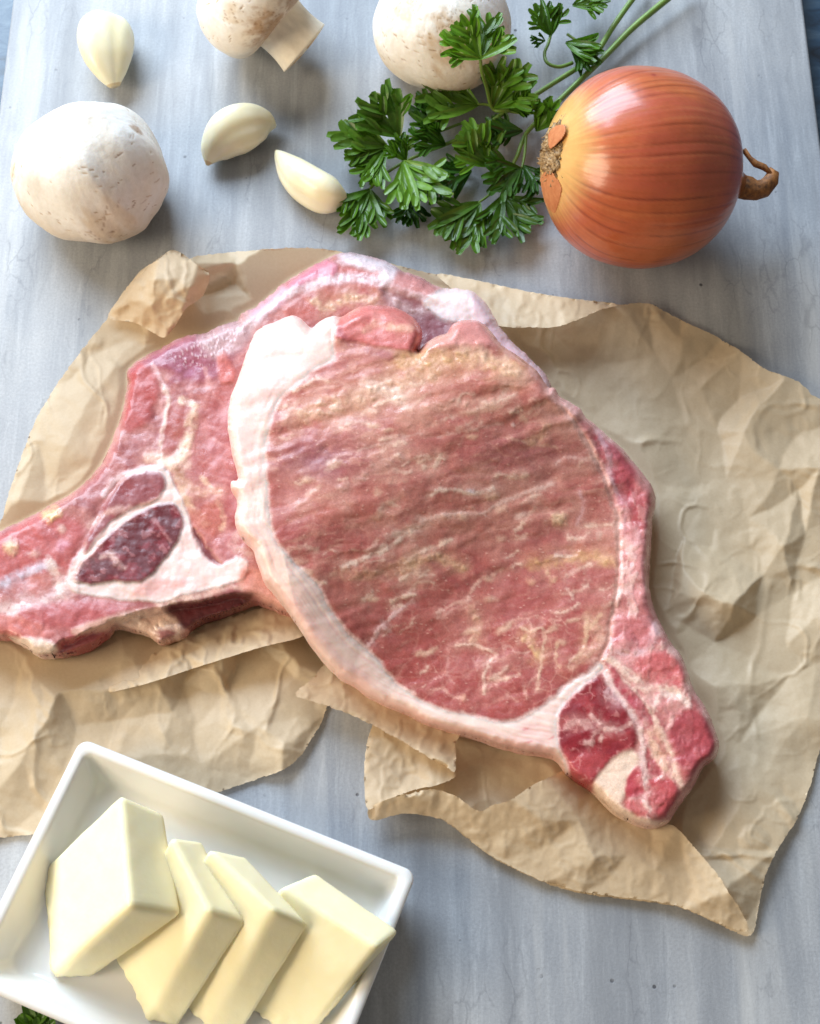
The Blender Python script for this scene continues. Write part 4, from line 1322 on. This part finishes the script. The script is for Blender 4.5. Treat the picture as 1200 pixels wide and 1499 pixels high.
def frame(axis):
    a = unit(axis)
    h = np.array([0, 0, 1.0]) if abs(a[2]) < 0.9 else np.array([1.0, 0, 0])
    u = unit(np.cross(h, a)); w = np.cross(a, u)
    return a, u, w


def interp(pts, n):
    p = smooth_poly(pts, 16, False)
    s = np.concatenate([[0], np.cumsum(np.linalg.norm(np.diff(p, axis=0), axis=1))])
    t = np.linspace(0, s[-1], n)
    return np.stack([np.interp(t, s, p[:, 0]), np.interp(t, s, p[:, 1])], -1)


def mushroom(label, centre, R, axis, seed, stem=None, squash=1.0, lobes=0.05, stains=(), dashes=70, group='white mushrooms'):
    """cap turned about its axis (crown side), R in metres; stem = (length, radius) along -axis"""
    a, u, w = frame(axis)
    rng = np.random.default_rng(seed)
    pr = interp([(0.0, 0.86), (0.30, 0.83), (0.60, 0.70), (0.85, 0.45), (0.985, 0.12), (1.0, -0.10), (0.95, -0.30), (0.84, -0.45), (0.68, -0.52), (0.5, -0.50), (0.30, -0.42)], 150)
    nu, nv = 260, len(pr)
    th = np.linspace(0, 2 * math.pi, nu, endpoint=False)
    TH, K = np.meshgrid(th, np.arange(nv), indexing='ij')
    r = pr[K, 0]; hgt = pr[K, 1] * squash
    cx, cy = np.cos(TH), np.sin(TH)
    lob = 1 + lobes * 2 * (fbm(r * cx * 1.3 + seed, r * cy * 1.3 + hgt * 0.9, 700 + seed, 2) - 0.5)
    D = (r * cx)[..., None] * u + (r * cy)[..., None] * w + hgt[..., None] * a
    fine = fbm(TH * 6 + 0 * K, hgt * 5 + r * 4, 720 + seed) - 0.5
    seamfix = np.minimum(TH, 2 * math.pi - TH)
    fine = fine * sstep(0, 0.25, seamfix) * sstep(0.1, 0.6, r)
    P = np.array(centre) + R * D * lob[..., None] * (1 + 0.005 * fine)[..., None]
    Pf = P.reshape(-1, 3); Df = D.reshape(-1, 3)
    colr = np.tile(srgb(246, 243, 238), (len(Pf), 1))
    def mx(m, rgb):
        nonlocal colr
        m = np.clip(m, 0, 1)[:, None]
        colr = colr * (1 - m) + srgb(*rgb) * m
    q = Df @ np.stack([u, w, a], 1)
    n3 = fbm(q[:, 0] * 3 + q[:, 2] * 2.1, q[:, 1] * 3 - q[:, 2] * 1.4, 740 + seed)
    mx(sstep(0.45, 0.7, n3) * 0.35, (238, 226, 208))
    mx(sstep(0.12, -0.35, q[:, 2]) * 0.5, (222, 200, 164))
    disp = np.zeros(len(Pf))
    # stains: (direction in world, angular radius, colour, amount)
    for dv, rad, rgb, amt in stains:
        dv = unit(dv)
        ang = np.arccos(np.clip((Df / (np.linalg.norm(Df, axis=1)[:, None] + 1e-9)) @ dv, -1, 1))
        nn = fbm(q[:, 0] * 9 + 3, q[:, 1] * 9 + q[:, 2] * 7, 760 + seed)
        mx((1 - sstep(0.3, 1.0, ang / rad + (nn - 0.5) * 1.2)) * amt, rgb)
        # peeling specks
        f1, f2, rr = worley(q[:, 0] * 26 + q[:, 2] * 9, q[:, 1] * 26 - q[:, 2] * 5, 770 + seed)
        m = (1 - sstep(0.6, 1.1, ang / rad)) * (rr > 0.62) * (1 - sstep(0.18, 0.34, f1))
        mx(m * 0.5, (150, 110, 70)); disp -= m * 0.00012
    for k in range(dashes):
        z = rng.uniform(-0.25, 0.9) if rng.random() < 0.8 else rng.uniform(-0.3, 0.2)
        t0 = rng.uniform(0, 2 * math.pi); rr = math.sqrt(max(0, 1 - min(z, 0.99) ** 2))
        cdir = np.array([rr * math.cos(t0), rr * math.sin(t0), 0.8 * z])
        tang = unit(np.array([-math.sin(t0), math.cos(t0), rng.uniform(-0.5, 0.5)]))
        nor = np.cross(unit(cdir), tang)
        dd = q - cdir
        al = dd @ tang; ac = dd @ nor
        Ld = rng.uniform(0.015, 0.07); Wd = rng.uniform(0.006, 0.014)
        bend = ac + 2.0 * al * al * rng.uniform(-1, 1)
        m = (1 - sstep(0.6, 1, np.abs(al) / Ld)) * (1 - sstep(0.3, 1, np.abs(bend) / Wd)) * (np.linalg.norm(dd, axis=1) < 0.2)
        mx(m * rng.uniform(0.3, 0.85), [(176, 140, 96), (146, 104, 66), (196, 166, 126)][rng.integers(3)])
        disp -= m * 0.0002
    scal = fbm(q[:, 0] * 14 + q[:, 2] * 4, q[:, 1] * 14 + q[:, 2] * 6, 780 + seed, 3) - 0.5
    Nn = unit_rows(Df)
    Pf = Pf + Nn * (disp + 0.0003 * scal)[:, None]
    F = [tuple(f) for f in grid_faces(nu, nv, True)]
    lowest = min(Pf[:, 2].min(), 1)
    Pf[:, 2] += 0.0004 - lowest
    shift = 0.0004 - lowest
    root = empty('mushroom', (centre[0], centre[1], 0), label, 'mushroom', group)
    Vv = np.vstack([Pf, Pf.reshape(nu, nv, 3)[:, -1].mean(0)])
    cc = np.vstack([colr, srgb(190, 150, 110)])
    for i in range(nu):
        F.append((i * nv + nv - 1, ((i + 1) % nu) * nv + nv - 1, nu * nv))
    mesh_obj('cap', Vv, F, M['mushroom'], root, True, cc)
    if stem:
        Ls, Rs = stem
        ns, nk = 64, 60
        rows = []; cs = []
        c0 = np.array(centre) + np.array([0, 0, shift]) - a * R * 0.40 * squash
        for i in range(nk):
            t = i / (nk - 1)
            if t < 0.86:
                tt = t / 0.86
                rad = Rs * (1.06 - 0.10 * math.sin(math.pi * min(1, tt * 0.9)) + 0.04 * tt)
                pos = tt * Ls
            else:
                tt = (t - 0.86) / 0.14
                rad = Rs * 1.07 * (1 - tt) + 1e-5; pos = Ls + 0.0012 * math.sin(tt * 2.0)
            ring = []
            for k in range(ns):
                an = 2 * math.pi * k / ns
                wob = 1 + 0.09 * math.sin(2 * an + seed) + 0.05 * math.sin(3 * an + 2 * t)
                ring.append(c0 - a * pos + rad * wob * (math.cos(an) * u + math.sin(an) * w))
                end = t >= 0.86
                fb = float(fbm(np.array([an * 5.0]), np.array([t * 3.0]), 790)[0])
                base = srgb(240, 228, 202) if end else srgb(243, 234, 216) * (0.88 + 0.24 * fb)
                if end and tt > 0.25 and fb > 0.45: base = srgb(206, 164, 108)
                cs.append(base)
            rows.append(ring)
        VV = np.array(rows).reshape(-1, 3)
        VV[:, 2] = np.maximum(VV[:, 2], 0.0006)
        FF = []
        for i in range(nk - 1):
            for k in range(ns):
                k2 = (k + 1) % ns
                FF.append((i * ns + k, (i + 1) * ns + k, (i + 1) * ns + k2, i * ns + k2))
        FF.append(tuple(range(ns)))
        mesh_obj('stem', VV, FF, M['mushroom'], root, True, np.array(cs))
    return root


def unit_rows(D):
    return D / (np.linalg.norm(D, axis=1)[:, None] + 1e-9)


def ctr(px, py, z):
    return at(px, py, z)


mushroom('whole white mushroom left of the garlic cloves, brown scrape on its right shoulder', ctr(127, 250, 0.023), 0.0322, (0.10, 0.16, 1), 1, stem=(0.008, 0.009), squash=1.04, lobes=0.12,
         stains=[((0.72, 0.25, 0.6), 0.13, (160, 118, 76), 0.7), ((0.35, -0.9, 0.15), 0.42, (216, 186, 136), 0.4), ((-0.95, -0.1, 0.3), 0.3, (222, 190, 140), 0.5)], dashes=150)
mushroom('white mushroom lying on its side, cut stem pointing right, at the top edge', ctr(374, 12, 0.023), 0.0272, (-0.74, 0.48, 0.46), 2, stem=(0.0190, 0.0122), squash=1.0, lobes=0.06,
         stains=[((0.35, -0.9, 0.3), 0.5, (176, 130, 78), 0.7), ((0.75, -0.4, 0.5), 0.3, (150, 106, 60), 0.6), ((-0.3, -0.7, 0.6), 0.3, (210, 180, 130), 0.5)], dashes=150)
mushroom('white mushroom behind the parsley leaves, brown specks low on its cap', ctr(648, 34, 0.022), 0.0318, (0.0, 0.12, 1), 3, stem=(0.008, 0.009), squash=1.0, lobes=0.05,
         stains=[((0.15, -0.75, 0.6), 0.55, (200, 160, 104), 0.55), ((-0.6, -0.2, 0.75), 0.35, (206, 170, 120), 0.45)], dashes=150)


# ------------------------------------------------------------------ garlic cloves
def clove(label, spine, radii, seed, flat=0.9, tip=True):
    """spine in (px, py, z mm)"""
    P = np.array([at(a, b, z * MM) for a, b, z in spine])
    n = 60
    t = np.linspace(0, 1, len(P)); tt = np.linspace(0, 1, n)
    Pp = np.stack([np.interp(tt, np.linspace(0, 1, len(smooth_poly(P, 12, False))), smooth_poly(P, 12, False)[:, k]) for k in range(3)], -1)
    rr = np.interp(tt, np.linspace(0, 1, len(smooth_poly([(i, r) for i, r in enumerate(radii)], 12, False))), smooth_poly([(i, r) for i, r in enumerate(radii)], 12, False)[:, 1]) * MM
    T = np.gradient(Pp, axis=0); T /= np.linalg.norm(T, axis=1)[:, None]
    seg = 48
    V = []; cs = []
    for i in range(n):
        s = unit(np.cross(T[i], (0, 0, 1))); b = np.cross(s, T[i])
        for k in range(seg):
            an = 2 * math.pi * k / seg
            rad = 1.06 * rr[i] * (1 + 0.07 * math.cos(2 * an + seed) + 0.08 * math.sin(3 * an + seed) + 0.015 * math.sin(9 * an + 4 * tt[i]))
            V.append(Pp[i] + rad * (math.cos(an) * s + flat * math.sin(an) * b))
            f = float(fbm(np.array([an * 3.0]), np.array([tt[i] * 1.5]), 800 + seed)[0])
            c = srgb(245, 240, 218) * (1 - 0.5 * f) + srgb(240, 226, 168) * 0.5 * f
            if tt[i] < 0.06: c = 0.4 * c + 0.6 * srgb(196, 158, 96)
            cs.append(c)
    F = []
    for i in range(n - 1):
        for k in range(seg):
            k2 = (k + 1) % seg
            F.append((i * seg + k, i * seg + k2, (i + 1) * seg + k2, (i + 1) * seg + k))
    F.append(tuple(range(seg))[::-1]); F.append(tuple((n - 1) * seg + k for k in range(seg)))
    V = np.array(V)
    V[:, 2] += 0.0005 - V[:, 2].min()
    o = mesh_obj('garlic_clove', V, F, M['garlic'], None, True, np.array(cs))
    base = V.mean(0); base[2] = 0
    o.data.transform(Matrix.Translation(-Vector(base))); o.location = Vector(base)
    tag(o, label, 'garlic', 'peeled garlic cloves')
    return o


clove('plump peeled garlic clove above the whole mushroom, top left corner', [(168, 129, 6), (163, 112, 8), (157, 85, 10), (154, 58, 10), (156, 38, 8), (160, 26, 6)], [2.2, 6.2, 10.2, 11.3, 8.8, 0.6], 1, 0.85)
clove('domed peeled garlic clove in the middle of the three cloves', [(303, 243, 5), (312, 222, 7), (334, 198, 9), (362, 185, 9), (388, 182, 7), (404, 186, 5)], [0.6, 6.2, 10.0, 9.6, 6.0, 0.6], 2, 0.85)
clove('pointed peeled garlic clove touching the parsley leaves', [(404, 222, 5), (412, 232, 6), (430, 252, 7), (455, 272, 8), (485, 288, 8), (512, 296, 5)], [0.7, 3.4, 7.2, 8.9, 8.0, 0.7], 3, 0.85)


# ------------------------------------------------------------------ onion
def onion():
    R = 0.0416
    c = at(939, 250, R * 0.97)
    a, u, w = frame((-1.0, -0.04, 0.34))     # towards the root
    prof = interp([(-1.24, 0.07), (-1.16, 0.11), (-1.06, 0.17), (-0.985, 0.27), (-0.90, 0.44), (-0.76, 0.67), (-0.52, 0.87), (-0.2, 0.985), (0.1, 1.0), (0.4, 0.945), (0.66, 0.80), (0.84, 0.60), (0.945, 0.40), (0.985, 0.26), (0.975, 0.1)], 260)
    nu, nv = 420, len(prof)
    th = np.linspace(0, 2 * math.pi, nu, endpoint=False)
    TH, K = np.meshgrid(th, np.arange(nv), indexing='ij')
    ax = prof[K, 0]; r = prof[K, 1]
    cth, sth = np.cos(TH), np.sin(TH)
    tw = TH + 0.22 * ax
    # ribs: bands of skin between darker veins
    edges = np.sort((np.linspace(0, 2 * math.pi, 34, endpoint=False) + np.random.default_rng(5).uniform(-0.1, 0.1, 34)) % (2 * math.pi))
    wob = tw + 0.03 * (fbm(ax * 3, TH * 0 + 2.0, 820) - 0.5)
    dmin = np.full(TH.shape, 9.0); eid = np.zeros(TH.shape)
    for i, e in enumerate(edges):
        dd = np.abs((wob - e + math.pi) % (2 * math.pi) - math.pi)
        eid = np.where(dd < dmin, _hash(np.array(i), np.array(3), 9), eid)
        dmin = np.minimum(dmin, dd)
    lob = 1 + 0.03 * (fbm(cth * 1.4 + 5, sth * 1.4 + ax, 822, 2) - 0.5) * 2
    rib = 0.004 * (fbm(tw * 26, ax * 1.0, 836, 2) - 0.5) - 0.002 * np.exp(-(dmin * np.maximum(r, 0.2) / 0.018) ** 2)
    rr = r * lob * (1 + rib)
    P = c + R * (ax[..., None] * a + (rr * cth)[..., None] * u + (rr * sth)[..., None] * w)
    P = P.reshape(-1, 3)
    axf, rf, dm, ei = ax.ravel(), r.ravel(), dmin.ravel(), eid.ravel()
    tf = tw.ravel()
    col = np.tile(srgb(192, 100, 58), (len(P), 1))
    def mx(m, rgb):
        nonlocal col
        m = np.clip(m, 0, 1)[:, None]
        col = col * (1 - m) + srgb(*rgb) * m
    cx = cth.ravel(); sx = sth.ravel()
    n = fbm(cx * 2 + 1, sx * 2 + axf * 1.2, 824)
    mx(sstep(0.4, 0.7, n) * 0.75, (184, 86, 66))
    strk = fbm(tf * 26, axf * 1.3, 826, 3)
    mx(sstep(0.5, 0.75, strk) * 0.25, (214, 132, 84))
    mx(sstep(0.55, 0.8, fbm(tf * 60, axf * 2.0, 828, 2)) * 0.3, (172, 84, 40))
    mx(np.exp(-(dm * np.maximum(rf, 0.15) / 0.012) ** 2) * (0.35 + 0.6 * ei) * sstep(0.2, 0.55, fbm(tf * 3, axf * 4, 834)), (136, 60, 34))
    mx(sstep(0.72, 0.96, axf + 0.06 * (strk - 0.5)) * 0.85, (226, 184, 112))
    mx(1 - sstep(-1.06, -0.86, axf + 0.1 * (strk - 0.5)), (142, 84, 44))
    for k, (t0, a0) in enumerate(((2.1, 0.25), (4.0, -0.3), (3.2, 0.55))):
        m = np.exp(-(((tf % 6.283 - t0) * rf / 0.03) ** 2 + ((axf - a0) / 0.025) ** 2))
        mx(m * 0.8, (150, 40, 26))
    root = empty('onion', (c[0], c[1], 0), 'whole brown-skinned onion resting beside the parsley, dried neck pointing right', 'onion')
    F = [tuple(f) for f in grid_faces(nu, nv, True)]
    F.append(tuple(i * nv for i in range(nu))[::-1]); F.append(tuple(i * nv + nv - 1 for i in range(nu)))
    dz = 0.0004 - P[:, 2].min()
    P[:, 2] += dz
    c = c + np.array([0, 0, dz])
    mesh_obj('bulb', P, F, M['onion'], root, True, col)
    # root plate
    rng = np.random.default_rng(8)
    nu2, nv2 = 72, 22
    rows = []
    for i in range(nv2):
        t = i / (nv2 - 1)
        row = []
        for k in range(nu2):
            an = 2 * math.pi * k / nu2
            rad = R * 0.37 * t * (1 + 0.12 * math.sin(3 * an + 1) + 0.08 * rng.normal())
            hh = R * (0.995 + 0.05 * (1 - t ** 2) - 0.10 * t ** 3 + 0.014 * rng.normal())
            row.append(c + hh * a + rad * (math.cos(an) * u + math.sin(an) * w))
        rows.append(row)
    VV = np.array(rows).reshape(-1, 3)
    FF = []
    for i in range(nv2 - 1):
        for k in range(nu2):
            k2 = (k + 1) % nu2
            FF.append((i * nu2 + k, (i + 1) * nu2 + k, (i + 1) * nu2 + k2, i * nu2 + k2))
    rp = mesh_obj('root_plate', VV, FF, M['root'], root, True)
    # short dried rootlets
    VV = []; FF = []
    for k in range(90):
        an = rng.uniform(0, 2 * math.pi); rad = R * 0.26 * math.sqrt(rng.uniform(0, 1))
        b0 = c + R * 0.99 * a + rad * (math.cos(an) * u + math.sin(an) * w)
        dr = a * rng.uniform(0.2, 0.8) + rng.normal(size=3) * 0.6
        path = [b0, b0 + unit(dr) * 0.0012, b0 + unit(dr) * 0.0022 + rng.normal(size=3) * 0.0004]
        tv, tf_ = tube(path, [0.0004, 0.0003, 0.00015], 5)
        FF += [tuple(i + len(VV) for i in f) for f in tf_]
        VV += [tuple(q) for q in tv]
    ro = mesh_obj('rootlets', np.array(VV), FF, M['root'], root, True)
    ro['kind'] = 'stuff'
    # neck: a short twisted stub and a loose strand that curls round it
    end = c - a * R * 1.12
    def pt(px, py, z): return at(px, py, z)
    zc = float(end[2])
    tv, tf_ = tube([end + a * 0.006, at(1094, 277, zc), at(1106, 280, zc), at(1118, 276, zc), at(1127, 266, zc), at(1131, 254, zc), at(1127, 246, zc)], [0.0052, 0.0047, 0.0042, 0.0038, 0.0034, 0.0026, 0.0010], 18)
    tv = tv + (fbm(tv[:, 0] * 900, tv[:, 1] * 900, 830)[:, None] - 0.5) * 0.0016
    mesh_obj('neck', tv, tf_, M['neck'], root, True)
    tv, tf_ = tube([at(1083, 222, zc + .004), at(1090, 219, zc + .004), at(1097, 231, zc + .003), at(1106, 240, zc + .003), at(1118, 246, zc + .002), at(1130, 256, zc + .002)], [0.0006, 0.0012, 0.0011, 0.0013, 0.0014, 0.0010], 10)
    tv = tv + (fbm(tv[:, 0] * 900, tv[:, 1] * 900, 832)[:, None] - 0.5) * 0.001
    mesh_obj('dry_strand', tv, tf_, M['neck'], root, True)
    # loose flakes of skin by the root: patches standing just off the bulb
    def flake(px_poly, lift):
        poly = smooth_poly(px_poly, 4)
        x0, y0 = poly.min(0); x1, y1 = poly.max(0)
        gx = np.arange(x0 - 2, x1 + 2, 1.2); gy = np.arange(y0 - 2, y1 + 2, 1.2)
        X, Y = np.meshgrid(gx, gy, indexing='ij')
        s = sdf(X.ravel(), Y.ravel(), poly)
        # nearest bulb surface along the sight line: sphere-like search on bulb points
        d = at(X.ravel(), Y.ravel(), 0.0) - CAM
        d /= np.linalg.norm(d, axis=1)[:, None]
        oc = CAM - c
        b = d @ oc
        rad = R * lift
        disc = b * b - (oc @ oc - rad * rad)
        tt = -b - np.sqrt(np.maximum(disc, 0))
        S = CAM + tt[:, None] * d
        keep = (s > -0.5).reshape(X.shape) & (disc > 0).reshape(X.shape)
        cell = keep[:-1, :-1] & keep[1:, :-1] & keep[1:, 1:] & keep[:-1, 1:]
        idx = np.arange(X.size).reshape(X.shape)
        Q = np.stack([idx[:-1, :-1], idx[:-1, 1:], idx[1:, 1:], idx[1:, :-1]], -1)[cell]
        us = np.unique(Q); rm = np.full(X.size, -1); rm[us] = np.arange(len(us))
        o = mesh_obj('skin_flake', S[us], rm[Q], M['flake'], root, True)
        m = o.modifiers.new('thick', 'SOLIDIFY'); m.thickness = 0.0004; m.offset = 0
    flake([(792, 258), (804, 250), (813, 258), (822, 275), (818, 298), (808, 322), (800, 312), (792, 286)], 1.03)
    flake([(803, 196), (814, 184), (827, 184), (826, 198), (812, 214), (804, 216)], 1.06)
    return root


onion()


# ------------------------------------------------------------------ parsley
def finger(b, d, L, W, z0, z1, curl, rng):
    """one lobe of a leaflet in tracing-plane pixels: returns verts (px, py, z mm) and quads"""
    n = 8
    d = d / np.linalg.norm(d); s = np.array([-d[1], d[0]])
    side = rng.uniform(-0.22, 0.22)
    fold = rng.uniform(0.6, 1.9)
    V = []
    for i in range(n):
        t = i / (n - 1)
        c = b + d * L * t + s * side * L * t * t
        wd = W * (0.16 + 0.84 * math.sin(math.pi * min(1, t * 0.80 + 0.05)) ** 0.9) if t < 0.97 else W * 0.5
        z = z0 + (z1 - z0) * t + curl * math.sin(math.pi * t) * 0.6
        for k, q in enumerate((-1, -0.5, 0, 0.5, 1)):
            V.append((*(c + s * q * wd * 0.5), z + fold * abs(q) * (wd / max(W, 1e-6)) * 0.9))
    F = [(i * 5 + k, i * 5 + k + 1, (i + 1) * 5 + k + 1, (i + 1) * 5 + k) for i in range(n - 1) for k in range(4)]
    return V, F


def leaf(parent, bx, by, ang, L, spread, n, z0, rise, seed, tone=0.5, wide=1.0):
    rng = np.random.default_rng(seed)
    V = []; F = []; Cc = []
    green = srgb(92, 134, 34) * tone + srgb(38, 82, 24) * (1 - tone)
    for i in range(n):
        f = (i / (n - 1) - 0.5) if n > 1 else 0
        a = math.radians(ang + spread * f + rng.uniform(-5, 5))
        d = np.array([math.cos(a), -math.sin(a)])
        Li = L * (1 - 0.35 * abs(f) * 2 * 0.7) * rng.uniform(0.86, 1.08)
        zt = z0 + rise * rng.uniform(0.5, 1.4) + rng.uniform(-1.5, 3.0)
        zt = max(zt, 1.2)
        b = np.array([bx, by], float)
        col = green * rng.uniform(0.75, 1.3)
        pieces = [(b, d, Li, Li * 0.185 * wide, z0, zt, rng.uniform(-1, 2))]
        for sg in (-1, 1):
            for st, ln in ((0.42, 0.46), (0.64, 0.33)):
                if rng.random() < 0.9:
                    a2 = a + sg * math.radians(rng.uniform(26, 42))
                    pieces.append((b + d * Li * st, np.array([math.cos(a2), -math.sin(a2)]), Li * ln * rng.uniform(0.85, 1.15), Li * 0.145 * wide, z0 + (zt - z0) * st + 0.2,
                                   max(zt + rng.uniform(-1.5, 2.0), 1.0), rng.uniform(-0.8, 1.2)))
        for pc in pieces:
            v, f4 = finger(*pc, rng)
            F += [tuple(q + len(V) for q in ff) for ff in f4]
            V += v
            jc = col * rng.uniform(0.85, 1.15)
            Cc += [jc] * len(v)
    V = np.array(V)
    W = at(V[:, 0], V[:, 1], np.maximum(V[:, 2], 0.8) * MM)
    return mesh_obj('leaf', W, F, M['leaf'], parent, True, np.array(Cc))


def stem(parent, pts, r0, r1, name='stem'):
    p = smooth_poly(np.array(pts, float), 6, False)
    P = at(p[:, 0], p[:, 1], p[:, 2] * MM)
    n = len(P)
    tv, tf_ = tube(P, np.linspace(r0, r1, n) * MM, 10)
    return mesh_obj(name, tv, tf_, M['stem'], parent, True)


pz = empty('parsley_sprig', at(800, 150, 0), 'fresh green parsley sprig lying between the mushroom and the onion', 'parsley')
stem(pz, [(1010,-30,9),(975,0,8),(925,42,7),(880,88,6),(836,130,6),(800,165,7),(770,196,6),(757,228,5),(745,252,4)], 1.75, 0.8)
stem(pz, [(945,-25,6),(925,0,6),(898,38,6),(868,84,6),(838,104,6),(800,128,7),(766,150,8),(738,165,8),(706,186,8),(660,208,7),(625,222,6),(590,238,5),(562,256,5),(540,278,5)], 1.5, 0.6)
stem(pz, [(838,92,7),(818,98,8),(801,92,9),(797,78,9),(803,62,10),(807,45,11)], 0.9, 0.7)
stem(pz, [(766,150,8),(735,162,9),(720,157,10),(712,128,24),(705,104,38),(703,84,44)], 0.9, 0.7)
stem(pz, [(790,165,7),(760,165,7),(735,160,8),(712,153,9),(698,153,10)], 0.8, 0.6)
stem(pz, [(706,186,8),(680,180,9),(650,190,9),(620,200,9),(590,198,9)], 0.7, 0.5)
stem(pz, [(645,212,7),(612,214,8),(575,213,8)], 0.7, 0.5)
stem(pz, [(770,196,6),(768,225,6),(764,246,6)], 0.8, 0.5)
stem(pz, [(745,250,5),(722,280,5),(700,297,6)], 0.7, 0.5)
stem(pz, [(830,50,9),(850,62,9),(880,70,9)], 0.7, 0.5)
LEAVES = [ # base px, angle, length, spread, lobes, z, rise, tone
    (703, 86, 98, 80, 150, 8, 44, 5, 0.95), (722, 157, 55, 88, 95, 6, 10, 10, 0.75), (785, 192, 60, 62, 60, 5, 8, 12, 0.55),
    (700, 153, 165, 92, 70, 5, 10, 4, 0.75), (640, 195, 118, 72, 60, 4, 9, 3, 0.35), (585, 200, 125, 96, 75, 6, 9, 8, 0.6), (566, 213, 165, 84, 60, 5, 9, 5, 0.85),
    (564, 215, 228, 78, 55, 5, 8, 3, 0.7), (541, 277, 255, 78, 95, 6, 6, 3, 0.6), (590, 236, 305, 88, 90, 6, 10, 5, 0.95), (602, 285, 268, 60, 60, 4, 3, 1, 0.1),
    (702, 296, 228, 92, 85, 6, 6, 3, 0.5), (736, 286, 285, 84, 110, 6, 6, 3, 0.35), (762, 246, 208, 70, 80, 5, 7, 6, 0.3), (716, 243, 128, 76, 95, 6, 7, 8, 0.8),
    (765, 192, 178, 64, 50, 4, 6, 4, 0.2), (652, 212, 155, 62, 70, 4, 8, 4, 0.3), (594, 236, 120, 48, 70, 4, 9, 5, 0.6), (766, 242, 300, 52, 70, 4, 6, 3, 0.15),
    (806, 52, 100, 62, 80, 5, 11, 7, 0.65), (798, 60, 165, 24, 80, 3, 10, 2, 0.4), (828, 62, -18, 66, 50, 5, 9, 6, 0.55), (838, 8, 18, 60, 50, 4, 9, 3, 0.75), (836, 72, -38, 50, 40, 4, 8, 3, 0.35),
    (690, 250, 190, 60, 80, 4, 4, 2, 0.15), (650, 262, 215, 50, 90, 4, 4, 2, 0.2), (745, 160, 20, 40, 70, 4, 9, 6, 0.5)]
for i, (bx, by, an, L, sp, n, z, rise, tone) in enumerate(LEAVES):
    leaf(pz, bx, by, an, L, sp, n, z, rise, 40 + i, tone)

p2 = empty('parsley_sprig', at(50, 1505, 0), 'small parsley leaf peeking out below the butter dish', 'parsley')
leaf(p2, 52, 1530, 92, 62, 60, 5, 4, 3, 90, 0.6, 1.6)
stem(p2, [(52, 1528, 3), (55, 1560, 2), (60, 1590, 2)], 0.9, 0.9)

for o in list(bpy.data.objects):
    if '_base' in o:
        del o['_base']
